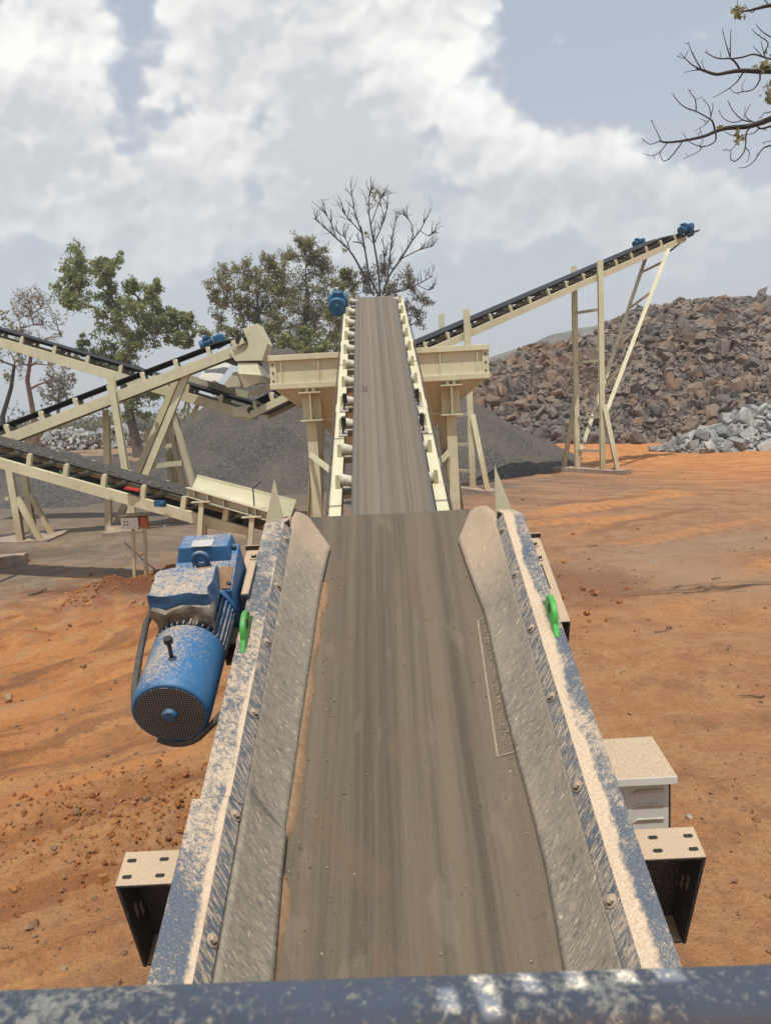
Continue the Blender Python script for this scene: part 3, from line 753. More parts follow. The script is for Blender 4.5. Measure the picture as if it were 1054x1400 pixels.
# dust lying along the left belt edge
rows = []
for v in np.linspace(VB, LN(440, 800, 0).y, 70):
    u0 = euL(v)-.012; w_ = .012+.030*float(fbm(np.array([v*3.]), np.array([1.]), 3, 71)[0])*2*(0.2 if abs(v-vstep+.08) < .10 else 1)
    z = lambda u: max(0, abs(u-uc)-hw*.74)*math.tan(R(13))
    rows.append([V((u0+w_*k/5, v, z(u0+w_*k/5)+.004+.016*math.sin(math.pi*min(1, .15+k/5*.85))-.006*(k == 5))) for k in range(6)])
M['dust'] = plain('loose orange dust', (.27, .165, .09), .95, 0, .3, 30, .4)
MB().grid(rows).build('dust_ridge', 'dust', near)
r_ = random.Random(52); it = []
for k in range(700):
    v = r_.uniform(-3.6, -.1); e = r_.random()
    u = euL(v)+.02+abs(r_.gauss(0, .07)) if e < .45 else (euR(v)-.015-abs(r_.gauss(0, .05)) if e < .7 else r_.uniform(euL(v)+.03, euR(v)-.03))
    it.append((Mn @ V((u, v, max(0, abs(u-uc)-hw*.74)*math.tan(R(13))+.003)), .002+r_.expovariate(1/.003)))
M['grit'] = rock_mat('belt grit', [(0, (.2, .16, .11)), (.6, (.34, .27, .19)), (1, (.55, .46, .34))], True, sc=12)
o = scatter_mass('grit', [(p, min(s, .014)) for p, s in it], 'grit', SIMPLE); tag(o, 'loose grit lying on the wide foreground belt', 'grit', None, 'stuff')
# embossed lettering panel on the belt (illegible in the photo): raised border and rows of strokes
M['emboss'] = plain('raised belt rubber', (.30, .245, .175), .8, 0, .25, 40)
ea, eb = LN(658, 848, .004), LN(688, 1035, .004)
mb = MB(); r_ = random.Random(3)
def zb(u): return max(0, abs(u-uc)-hw*.74)*math.tan(R(13))
def stroke(u0, v0, u1, v1, w=.004, h=.004):
    mb.beam(V((u0, v0, zb(u0)+h/2)), V((u1, v1, zb(u1)+h/2)), w, h)
eL = [LN(653, 850, 0), LN(664, 925, 0), LN(680, 1035, 0)]; wd = .105
for p, q in zip(eL, eL[1:]): stroke(p.x, p.y, q.x, q.y, .008)
stroke(eL[0].x, eL[0].y, eL[0].x+.04, eL[0].y+.02, .005); stroke(eL[2].x, eL[2].y, eL[2].x+wd, eL[2].y+.012, .005)
n = 30
for row, off in ((0, .030), (1, .062)):
    for k in range(n):
        f = (k+.5)/n; v = eL[0].y+(eL[2].y-eL[0].y)*(.04+.92*f); u = eL[0].x+(eL[2].x-eL[0].x)*(.04+.92*f)+off*(1 if f > .2 else .7)
        L = abs(eL[2].y-eL[0].y)/n*.62
        for _ in range(3):
            a0 = r_.choice([(0,0,0,L),(0,0,.018,0),(.018,0,.018,L),(0,0,.018,L),(0,L,.018,L),(0,L/2,.018,L/2)])
            stroke(u+a0[0], v+a0[1], u+a0[2]+1e-4, v+a0[3]+1e-4, .0028, .003)
mb.build('embossed_lettering', 'emboss', near)
# green lifting lugs
def lug(px, py, u, tilt):
    p = LN(px, py, HF); m_ = MB(); v0 = p.y; K_ = .72
    ring = []
    for a in np.linspace(0, math.pi, 9): ring.append((v0+K_*(.20-.13*math.cos(a)), .035+.075*math.sin(a)))
    poly = [(v0+.0, -.004)]+ring+[(v0+.40*K_, -.004)]
    poly = [V((u-.013, v, HF+.005+w)) for v, w in poly]
    m_.prism(poly, (.026, 0, 0)); lg = m_.build('lifting_lug', 'green', near, bevel=.004)
    lg['label'] = 'bright green lifting lug on the flange'
    h = MB(); h.tube([(u-.0145, v0+.20*K_, HF+.062), (u+.0145, v0+.20*K_, HF+.062)], .024, 20); h.build('lug_hole', 'hole', lg)
lug(336, 893, uLI-.075, 0); lug(754, 872, uRI+.075, 0)
# box section brackets at the tail, open towards the camera
def bracket(sg, c_front, c_back, uin, w0, drop):
    f, k = LN(*c_front, w0), LN(*c_back, w0); uo_ = f.x; t = .014; v0, v1 = f.y, k.y
    m_ = MB(); a, b_ = (uo_, uin) if uo_ < uin else (uin, uo_)
    m_.box((a, v0, w0-t), (b_, v1, w0))
    o0 = (a, a+t) if sg < 0 else (b_-t, b_)
    m_.box((o0[0], v0, w0-drop), (o0[1], v1, w0-t-.0005))
    i0, i1 = (a+t+.0005, b_) if sg < 0 else (a, b_-t-.0005)
    m_.box((i0, v1-t, w0-drop), (i1, v1-.001, w0-t-.0005)); m_.box((i0, v0+.004, w0-drop), (i1, v1-t-.0005, w0-drop+t))
    br = m_.build('mounting_bracket', 'dust_plate', near, bevel=.004)
    wd_ = abs(uo_-uin)
    for du in (.035, wd_*.62 if sg < 0 else wd_*.62):
        for vv in (v0+.035, v1-.04):
            u = uo_-sg*du; h = MB(); h.tube([(u-.010, vv, w0+.0005), (u-.010, vv, w0+.002)], .0075, 14); h.box((u-.010, vv-.0075, w0+.0005), (u+.010, vv+.0075, w0+.0015)); h.tube([(u+.010, vv, w0+.0005), (u+.010, vv, w0+.002)], .0075, 14)
            h.build('bolt_hole', 'hole', br)  # raised dark disc painted in place of an open hole
    for dv, dw in ((.06, .22), (.10, .27)):
        u = o0[1] if sg < 0 else o0[0]; h = MB(); s2 = -sg
        h.box((min(u, u+s2*.003), v0+dv-.008, w0-dw-.04), (max(u, u+s2*.003), v0+dv+.008, w0-dw+.03)); h.build('slot', 'steel', br)
    return br
bracket(-1, (157, 1212), (181, 1164), uLO-.03, .10, .50)
bracket(1, (966, 1172), (937, 1130), uRO+.004, .10, .52)
# outer take-up channels near the head
def channel(sg, pts_top, w0, uin, wd_):
    v0, v1 = LN(*pts_top[0], w0).y, LN(*pts_top[1], w0).y
    m_ = MB(); t = .012; a, b_ = (uin-wd_, uin) if sg < 0 else (uin, uin+wd_)
    m_.box((a, v0, w0-t), (b_, v1, w0))
    m_.box((a, v0, w0-.13), (a+t, v1, w0-t)) if sg < 0 else m_.box((b_-t, v0, w0-.13), (b_, v1, w0-t))
    m_.box((a, v0, w0-.13-t), (b_, v1, w0-.13))
    m_.box((a-.006, v1, w0-.16), (b_+.006, v1+t, w0+.03))
    c_ = m_.build('take_up_channel', 'dust_plate', near, bevel=.004)
    L = v1-v0
    s = MB(); um = (a+b_)/2; s.box((um-.007, v0+L*.35, w0+.0005), (um+.007, v0+L*.65, w0+.002)); s.build('slot', 'hole', c_)
    for f in (.72, .90):
        k = MB(); cyl_at(k, (um, v0+L*f, w0), (0, 0, 1), .028, .008, 16); cyl_at(k, (um, v0+L*f, w0+.008), (0, 0, 1), .018, .018, 6); k.build('bolt', 'dust_plate', c_)
    return c_
channel(-1, [(318, 880), (345, 752)], .10, uLO-.004, .115)
channel(1, [(770, 850), (735, 735)], .07, uRO+.006, .10)
# geared drive motor on the left
fc = Mni @ PD(233, 976, 3.32); RM = .172
dm = near
mo = MB(); ax = lambda v, du=0, dw=0: (fc.x+du, fc.y+v, fc.z+dw)
mo.tube([ax(0), ax(.012), ax(.05), ax(.40), ax(.405)], [RM*.93, RM*.985, RM, RM, RM*.97], 40)
body = mo.build('drive_motor', 'motor_blue', near, bevel=.003); body['label'] = 'dusty blue geared electric drive motor'
st_ = MB(); st_.tube([ax(.306), ax(.70)], RM*.84, 36)
for k in range(36):
    a = 2*math.pi*k/36; d = V((math.cos(a), 0, math.sin(a))); c_ = V(ax(0))
    st_.beam(c_+V((0, .41, 0))+d*RM*.90, c_+V((0, .70, 0))+d*RM*.90, .006, RM*.2, d)
st_.tube([ax(.70), ax(.735)], RM*1.02, 36)
st_.build('finned_body', 'motor_blue', body)
MB().tube([ax(-.003), ax(.0)], RM*.86, 40).build('fan_guard', 'mesh_guard', body)
MB().tube([ax(-.022), ax(-.012), ax(-.003)], [.026, .034, .036], 20).build('fan_hub', 'motor_blue', body)
eb_ = MB(); eb_.tube([ax(.17, 0, RM-.005), ax(.165, .004, RM+.085)], .009, 10); eb_.tube([ax(.165, .004, RM+.085), ax(.165, .004, RM+.11)], .020, 12); eb_.build('eye_bolt', 'dark', body)
# terminal box wrapped in torn foil: lumpy box
def lumpy(c, s, seed, amp, n=9):
    m_ = MB(); rows_ = []
    from mathutils import noise as mn
    faces = []
    bm = bmesh.new(); bmesh.ops.create_cube(bm, size=1); bmesh.ops.subdivide_edges(bm, edges=bm.edges[:], cuts=n, use_grid_fill=True)
    for v in bm.verts:
        p = v.co.copy(); q = V((p.x*s[0], p.y*s[1], p.z*s[2])); rd = p.length
        e = (max(abs(p.x), .001)**4+max(abs(p.y), .001)**4+max(abs(p.z), .001)**4)**.25
        q = q*(.5/e*.35+.65)
        q += mn.noise_vector(q*14+V((seed, 0, 0)))*amp; v.co = V(c)+q
    bm.verts.index_update(); m_.add([v.co.copy() for v in bm.verts], [tuple(x.index for x in f.verts) for f in bm.faces]); bm.free(); return m_
lumpy(ax(.58, -.015, RM+.055), (.30, .25, .15), 3, .018).build('terminal_box', 'motor_blue', body)
M['foil'] = plain('torn dusty wrapping', (.24, .20, .15), .55, .2, .7, 22, .8)
lumpy(ax(.47, -.01, RM-.005), (.30, .06, .14), 8, .030).build('torn_wrapping', 'foil', body)
# gearbox
gb = MB()
gb.hexa([ax(.735,-.17,-.22), ax(.735,.19,-.22), ax(1.14,.19,-.22), ax(1.14,-.17,-.22), ax(.735,-.15,.12), ax(.735,.17,.12), ax(1.06,.17,.20), ax(1.06,-.15,.20)])
gb.hexa([ax(.92,-.155,.10), ax(.92,.15,.10), ax(1.13,.15,.10), ax(1.13,-.155,.10), ax(.96,-.13,.25), ax(.96,.13,.25), ax(1.10,.13,.24), ax(1.10,-.13,.24)])
for du_ in (-.12, -.04, .05, .13):
    gb.hexa([ax(.75,du_-.008,.10), ax(.75,du_+.008,.10), ax(.91,du_+.008,.12), ax(.91,du_-.008,.12), ax(.75,du_-.006,.135), ax(.75,du_+.006,.135), ax(.91,du_+.006,.175), ax(.91,du_-.006,.175)])
gbx = gb.build('gearbox', 'motor_blue', body, bevel=.008, seg=2)
for du_, dv_ in ((-.14, .77), (.15, .77), (-.14, 1.02), (.15, 1.02)):
    bk = MB(); cyl_at(bk, ax(dv_, du_, .13 if dv_ < .9 else .19), (0, 0, 1), .014, .016, 6); bk.build('bolt', 'dark', body)
M['plate'] = plain('aluminium nameplate', (.55, .53, .48), .5, .3, .2, 60)
np_ = MB(); np_.hexa([ax(.955,-.06,.252), ax(.955,.05,.252), ax(1.02,.05,.2525), ax(1.02,-.06,.2525), ax(.955,-.06,.256), ax(.955,.05,.256), ax(1.02,.05,.256), ax(1.02,-.06,.256)]); np_.build('nameplate', 'plate', body)
rg = MB(); ringp = [V(ax(.915, -.01+.038*math.cos(a), .20+.038*math.sin(a))) for a in np.linspace(0, 2*math.pi, 20)]
rg.tube(ringp, .014, 10, False); rg.build('lifting_ring', 'motor_blue', body)
pp = MB(); pp.hexa([ax(.78,.195,-.20), ax(.78,.24,-.20), ax(1.1,.24,-.20), ax(1.1,.195,-.20), ax(.78,.195,.06), ax(.78,.24,.06), ax(1.1,.24,.06), ax(1.1,.195,.06)])
pp.build('torque_arm', 'dust_plate', body, bevel=.01)
ds = MB(); rows_ = [[V(ax(.74+.15*j/8, -.10+.26*i/8, .13+.055*math.sin(math.pi*i/8)*math.sin(math.pi*j/8)+.035*j/8)) for i in range(9)] for j in range(9)]
ds.grid(rows_).build('dust_heap', 'dust', body)
cb = MB(); cpts = [ax(.60,-.17,RM+.0), ax(.52,-.215,.10), ax(.40,-.23,.02), ax(.20,-.215,-.03), ax(.12,-.20,-.08)]
cb.tube(cpts, .016, 10); cb.build('cable', 'cable', body)
cb = MB(); cpts = [V(ax(.005, .15*math.cos(a)+.01, .172*math.sin(a)-.012)) for a in np.linspace(R(232), R(318), 8)]+[V(ax(.03,.19,-.07)), V(ax(.10, .26, -.02))]
cb.tube(cpts, .015, 10); cb.build('hose', 'cable', body)

# foreground rail, seen just below the lens
g0, g1 = PD(-120, 1347, .74), PD(1180, 1303, .74); dr = (g1-g0).normalized()
mb = MB(); q0 = g0-dr*.4; q1 = g1+dr*.4; hh = .11; ww = .06
upv = V((0, 0, 1)); fw = dr.cross(upv).normalized()*-1
fw = V((0, 1, 0)); off = -upv*hh/2-fw*ww*.5
mb.beam(q0+off, q1+off, ww, hh)
gr = mb.build('guard_rail', 'rail_blue', None, bevel=.016, seg=4); tag(gr, 'out of focus slate blue steel rail across the bottom of the view', 'rail')

# ------------------------------------------------------------------ sun direction (used by the added shade strip too)
SEL, SAZ = R(71), R(6)
SUN = V((-math.sin(SAZ)*math.cos(SEL), -math.cos(SAZ)*math.cos(SEL), math.sin(SEL)))
# unseen strip added overhead to shade the rail; slots shape the sun patches
def roof():
    z = 3.5; t = .004; npl = dr.cross(V((0, 1, 0))).normalized()
    tgt = [((596,1352),(610,1382),24), ((640,1332),(662,1388),26), ((703,1326),(722,1358),24), ((764,1323),(783,1354),25), ((829,1319),(848,1346),28), ((884,1316),(906,1343),36)]
    def up(px, py):
        p = PPl(px, py, g0, npl); return p+SUN*((z-p.z)/SUN.z)
    sl = []
    for (ax_, ay), (bx, by), w_ in tgt:
        pa, pb, pw = up(ax_, ay), up(bx, by), up(ax_+w_, ay); sl.append((pa.x, pa.y, pb.x, pb.y, pw.x-pa.x))
    yf = max(q[1] for q in sl)+.02; yn = min(q[3] for q in sl)-.01; ys = (yn-.16, yn, yf, yf+.10)
    sh = (sl[1][2]-sl[1][0])/(sl[1][3]-sl[1][1])
    X = lambda q, y, r=0: q[0]+sh*(y-q[1])+r*q[4]
    m_ = MB(); x0, x1 = -1.6, 1.5
    m_.box((x0, ys[0], z), (x1, ys[1], z+t)); m_.box((x0, ys[2], z), (x1, ys[3], z+t))
    def quad(xa0, xa1, xb0, xb1, ya, yb):   # far edge at yb
        m_.hexa([(xa0, ya, z), (xa1, ya, z), (xb1, yb, z), (xb0, yb, z), (xa0, ya, z+t), (xa1, ya, z+t), (xb1, yb, z+t), (xb0, yb, z+t)])
    quad(x0, X(sl[0], yn), x0, X(sl[0], yf), yn, yf); quad(X(sl[-1], yn, 1), x1, X(sl[-1], yf, 1), x1, yn, yf)
    for a, b in zip(sl, sl[1:]): quad(X(a, yn, 1), X(b, yn), X(a, yf, 1), X(b, yf), yn, yf)
    for q in sl:
        if q[3] > yn+.002: quad(X(q, yn), X(q, yn, 1), X(q, q[3]), X(q, q[3], 1), yn, q[3])
    q = sl[0]; quad(X(q, q[1]), X(q, q[1], 1), X(q, yf), X(q, yf, 1), q[1], yf)
    o = thing('overhead_gobo', 'slotted steel strip above the viewing platform', 'gobo', None, (-1.5, -.3, 0))
    m_.build('gobo_sheet', 'rail_blue', o, True, smooth=False)
    p_ = MB(); p_.beam((-1.5, (ys[0]+ys[1])/2, 0), (-1.5, (ys[0]+ys[1])/2, z-.001), .06, .06); p_.build('post', 'rail_blue', o, True)  # carries the added strip, likewise unseen
    p_ = MB(); p_.beam((1.4, (ys[0]+ys[1])/2, 0), (1.4, (ys[0]+ys[1])/2, z-.001), .06, .06); p_.build('post', 'rail_blue', o, True)
roof()

# ------------------------------------------------------------------ white electrical box, right of the conveyor
def ebox():
    d = 4.15
    c = PD(880, 1095, d); w = .27; dep = .30; h = .34
    top = PD(878, 1060, d).z
    o = thing('electrical_box', 'off white metal box with sloping dusty lid beside the foreground conveyor', 'electrical box', None, (c.x, c.y, 0))
    x0, x1, y0 = c.x-w/2, c.x+w/2, c.y
    MB().box((x0, y0, top-h), (x1, y0+dep, top)).build('body', 'white_box', o, True, .006)
    l = MB(); e = .025; l.hexa([(x0-e, y0-.05, top+.001), (x1+e, y0-.05, top+.001), (x1+e, y0+dep+.03, top+.05), (x0-e, y0+dep+.03, top+.05), (x0-e, y0-.05, top+.022), (x1+e, y0-.05, top+.022), (x1+e, y0+dep+.03, top+.072), (x0-e, y0+dep+.03, top+.072)])
    l.box((x0-e, y0-.056, top-.02), (x1+e, y0-.0505, top+.023))
    t = T('white lid under dust'); p = t.pos(); f = t.noise(p, 90, 4, .7); b_ = t.noise(p, 12, 4, .6)
    k = t.mr(t.math('ADD', t.up(), t.math('MULTIPLY', b_, .25)), .85, 1.02)
    M['lid'] = t.fin(t.mix(k, (.62, .63, .58), t.mix(t.mr(f, .3, .7), (.40, .29, .19), (.56, .44, .30))), .8, t.bump(f, .3, .004))
    l.build('lid', 'lid', o, True, .003)
    for k in range(3):
        z = top-.07-k*.085; lv = MB(); lv.hexa([(x0+.07, y0-.003, z-.022), (x1-.03, y0-.003, z-.022), (x1-.03, y0+.002, z-.022), (x0+.07, y0+.002, z-.022), (x0+.10, y0-.010, z), (x1-.03, y0-.010, z), (x1-.03, y0+.002, z+.004), (x0+.10, y0+.002, z+.004)])
        M.setdefault('louvre', plain('dusty louvre', (.45, .41, .34), .8)); lv.build('louvre', 'louvre', o, True)
    MB().box((x1+.001, y0+.01, top-h), (x1+.012, y0+.06, top-.03)).build('hinge', 'dark', o, True)
    p_ = MB(); p_.beam((c.x, c.y+dep/2, 0), (c.x, c.y+dep/2, top-h-.001), .10, .10); p_.build('post', 'white_box', o, True)
ebox()

# ------------------------------------------------------------------ central inclined conveyor
Tc, Bc = PD(513, 404, 16.6), PD(536.5, 695, 8.0)
ac = (Tc-Bc).normalized(); Mc = frame_matrix(Bc, ac); Mci = Mc.inverted(); nc = Mc.col[2].to_3d()
def LC(px, py, w): return Mci @ PPl(px, py, Bc+nc*w, nc)
cen = thing('inclined_conveyor', 'cream framed conveyor climbing straight ahead over the hopper with a dusty brown belt', 'conveyor', Mc)
LcE = LC(513, 404, 0).y; VT = -3.1
cu = avg([LC(480,695,0).x, LC(487,407,0).x, LC(593,695,0).x, LC(541,403,0).x]); chw = .43
print('central', cu, LC(480,695,0), LC(487,407,0), LC(593,695,0), LC(541,403,0), 'len', LcE)
ob = belt_mesh(cu, chw, LcE-.12, VT, .17, R(18), chw*.72, nseg=40, fade=.8).build('belt', 'belt_mid', cen)
so = ob.modifiers.new('thick', 'SOLIDIFY'); so.thickness = .012; so.offset = -1
MB().tube([(cu-chw, LcE-.12, -.17), (cu+chw, LcE-.12, -.17)], .155, 20).build('head_pulley', 'dark', cen)
fl, fr = LC(459, 690, -.10).x, LC(604, 690, -.10).x
SW = .13
for sg, u in ((-1, fl), (1, fr)):
    m_ = MB(); m_.cchan((u, VT, -.18), (u, LcE+.02, -.18), SW, .20, .012, V((0,0,1)), sg)
    s_ = m_.build('stringer', 'cream', cen, bevel=.004)
    # splice plates and conduit along the outside
    for f in (.33, .66):
        v = LcE*f; k = MB(); k.box((u-SW/2-.008, v-.16, -.275), (u+SW/2+.008, v+.16, -.0735)); k.build('splice_plate', 'cream', s_, bevel=.003)
    cpts = [V((u+sg*(SW/2+.03), v, -.10+.012*math.sin(v*2.2))) for v in np.linspace(-.5, LcE-.3, 26)]
    MB().tube(cpts, .011, 6).build('cable', 'cable', s_)
    for v in (.25, 2.1, 5.2):
        k = MB(); k.tube([(u-SW*.5-.01, v, -.066), (u, v, -.066), (u+SW*.5+.01, v, -.066)], .005, 6); k.build('cable_tie', 'cable', s_)
st_v = [LC(470, y, 0).y for y in (655.4, 606.7, 565, 531.7, 505, 484, 463, 446, 432, 421.6, 412)]
print('stations', [round(x, 2) for x in st_v])
st_v = [-.55]+list(np.linspace(st_v[0], st_v[-1], 11))
for v in st_v:
    for sg, u in ((-1, fl), (1, fr)):
        k = MB(); ui_ = u-sg*SW*.15
        k.hexa([(ui_-.03, v-.07, -.075), (ui_+.03, v-.07, -.075), (ui_+.03, v+.02, -.075), (ui_-.03, v+.02, -.075), (ui_-.02, v-.045, .08), (ui_+.02, v-.045, .08), (ui_+.02, v-.005, .08), (ui_-.02, v-.005, .08)])
        k.build('idler_bracket', 'cream', cen, bevel=.004)
        # wing roller, sloping down towards the middle
        ue = cu+sg*chw; tn = math.tan(R(18)); c0, c1 = V((u-sg*(SW/2-.02), v, -.036+abs(u-sg*(SW/2-.02)-ue)*tn)), V((cu+sg*chw*.5, v, -.036-chw*.5*tn)); ap = .5
        k = MB(); k.tube([c0, c0.lerp(c1, .02), c0.lerp(c1, .98), c1], [.035, .062, .062, .035], 16); k.build('wing_roller', 'roller', cen)
    k = MB(); k.tube([(cu-chw*.42, v, -.09), (cu+chw*.42, v, -.09)], .06, 14); k.build('centre_roller', 'roller', cen)
    k = MB(); k.beam((fl+SW/2, v+.05, -.17), (fr-SW/2, v+.05, -.17), .08, .07); k.build('cross_member', 'cream_dull', cen)
for px, py in ((469, 560), (468, 593), (573, 553), (581, 588)):
    sg = -1 if px < 520 else 1; u = (fl if sg < 0 else fr)-sg*SW*.35; p = LC(px, py, -.07)
    k = MB(); k.box((u-.06, p.y-.09, -.074), (u+.06, p.y+.09, -.066)); k.build('tracking_bracket', 'steel', cen)
    k = MB(); k.tube([(u, p.y, -.066), (u-sg*.02, p.y, .10)], .013, 8); k.tube([(u-sg*.02, p.y, .03), (u-sg*.02, p.y, .16)], .032, 12); k.build('guide_roller', 'dark', cen)
def small_motor(parent, c, ax_, up, s=1., name='drive_motor'):
    c = V(c); a = V(ax_).normalized(); up = V(up); up = (up-a*up.dot(a)).normalized(); l = a.cross(up)
    m_ = MB(); m_.tube([c, c+a*.02*s, c+a*.12*s, c+a*.13*s], [.15*s, .17*s, .175*s, .16*s], 20)
    m_.tube([c+a*.131*s, c+a*.42*s], .15*s, 20)
    for k in range(18):
        q = 2*math.pi*k/18; d = l*math.cos(q)+up*math.sin(q); m_.beam(c+a*.13*s+d*.155*s, c+a*.42*s+d*.155*s, .01*s, .03*s, d)
    m_.tube([c+a*.42*s, c+a*.46*s], .18*s, 20)
    o = m_.build(name, 'motor_far', parent, True)
    k = MB(); k.beam(c+a*.16*s+up*.20*s+l*.02, c+a*.34*s+up*.20*s+l*.02, .20*s, .12*s, up); k.build('terminal_box', 'motor_far', o, True, .02)
    k = MB(); g = c+a*.47*s; k.beam(g-up*.05*s, g+a*.36*s-up*.05*s, .30*s, .44*s, up, .26*s, .36*s); k.tube([g+a*.18*s-l*.19*s, g+a*.18*s+l*.19*s], .16*s, 16); k.build('gearbox', 'motor_far', o, True, .03)
    k = MB(); k.tube([c-a*.012*s, c-a*.001], [.04*s, .05*s], 14); k.build('fan_hub', 'motor_far', o, True)
    return o
mc = P(461, 420, (Mc @ V((0, LcE-.2, 0))).y-.9)
small_motor(cen, mc, V((0, 1, .30)), V((0, 0, 1)), 1.05)
# receiving box at the tail: two cream triangular wing plates behind the foreground head
for pts in (((375, 655), (362, 720), (389, 712)), ((676, 636), (677, 712), (704, 708))):
    Y = 5.65; q = [P(x, y, Y) for x, y in pts]
    q[1] = q[1]+(q[1]-q[0])*.4 if q[1].x < 0 else q[1]+V((0,0,-.2)); q[2] = q[2]+(q[2]-q[0])*.4
    MB().prism(q, (0.0, .012, 0)).build('wing_plate', 'cream', cen, True, .002)
k = MB(); a0, a1 = V((fl-.05, -2.2, .12)), V((fl-.05, -.9, .12))
for sg, u in ((-1, fl-.03), (1, fr+.03)):
    k.beam(V((u, -2.8, .13)), V((u, -1.3, .13)), .01, .40)
k.build('loading_box', 'cream', cen)
for v, sgn in ((-2.6, 1), (-.9, 1)):
    for u in (fl, fr):
        q = Mc @ V((u, v, -.285)); 
        if q.z < .1: continue
        k = MB(); k.ibeam((q.x, q.y, 0), q, .12, .12, .012); k.build('leg', 'cream', cen, True)
        k = MB(); k.box((q.x-.14, q.y-.14, -.04), (q.x+.14, q.y+.14, .012)); k.build('foot_plate', 'cream_dull', cen, True)
# stencilled marks on the belt
M['ink'] = plain('dark belt stencil', (.05, .042, .035), .8)
mb = MB(); r_ = random.Random(9); p0 = LC(497, 534, .004)
def st2(u0, v0, u1, v1): mb.beam(V((p0.x+u0, p0.y+v0, .004)), V((p0.x+u1, p0.y+v1, .004)), .010, .002)
for r0, s in ((.10, ['box', 'U']), (-.06, ['A', 'N'])):
    for i, g in enumerate(s):
        x = -.06+i*.065; w_, h_ = .045, .11
        if g == 'box': segs = [(0,0,w_,0),(w_,0,w_,h_),(w_,h_,0,h_),(0,h_,0,0)]
        elif g == 'U': segs = [(0,h_,0,0),(0,0,w_,.0),(w_,0,w_,h_)]
        elif g == 'A': segs = [(0,0,w_/2,h_),(w_/2,h_,w_,0),(w_*.25,h_*.4,w_*.75,h_*.4)]
        else: segs = [(0,0,0,h_),(0,h_,w_,0),(w_,0,w_,h_)]
        for a, b_, c_, d in segs: st2(x+a, r0+b_, x+c_+1e-4, r0+d+1e-4)
mb.build('stencil_mark', 'ink', cen)

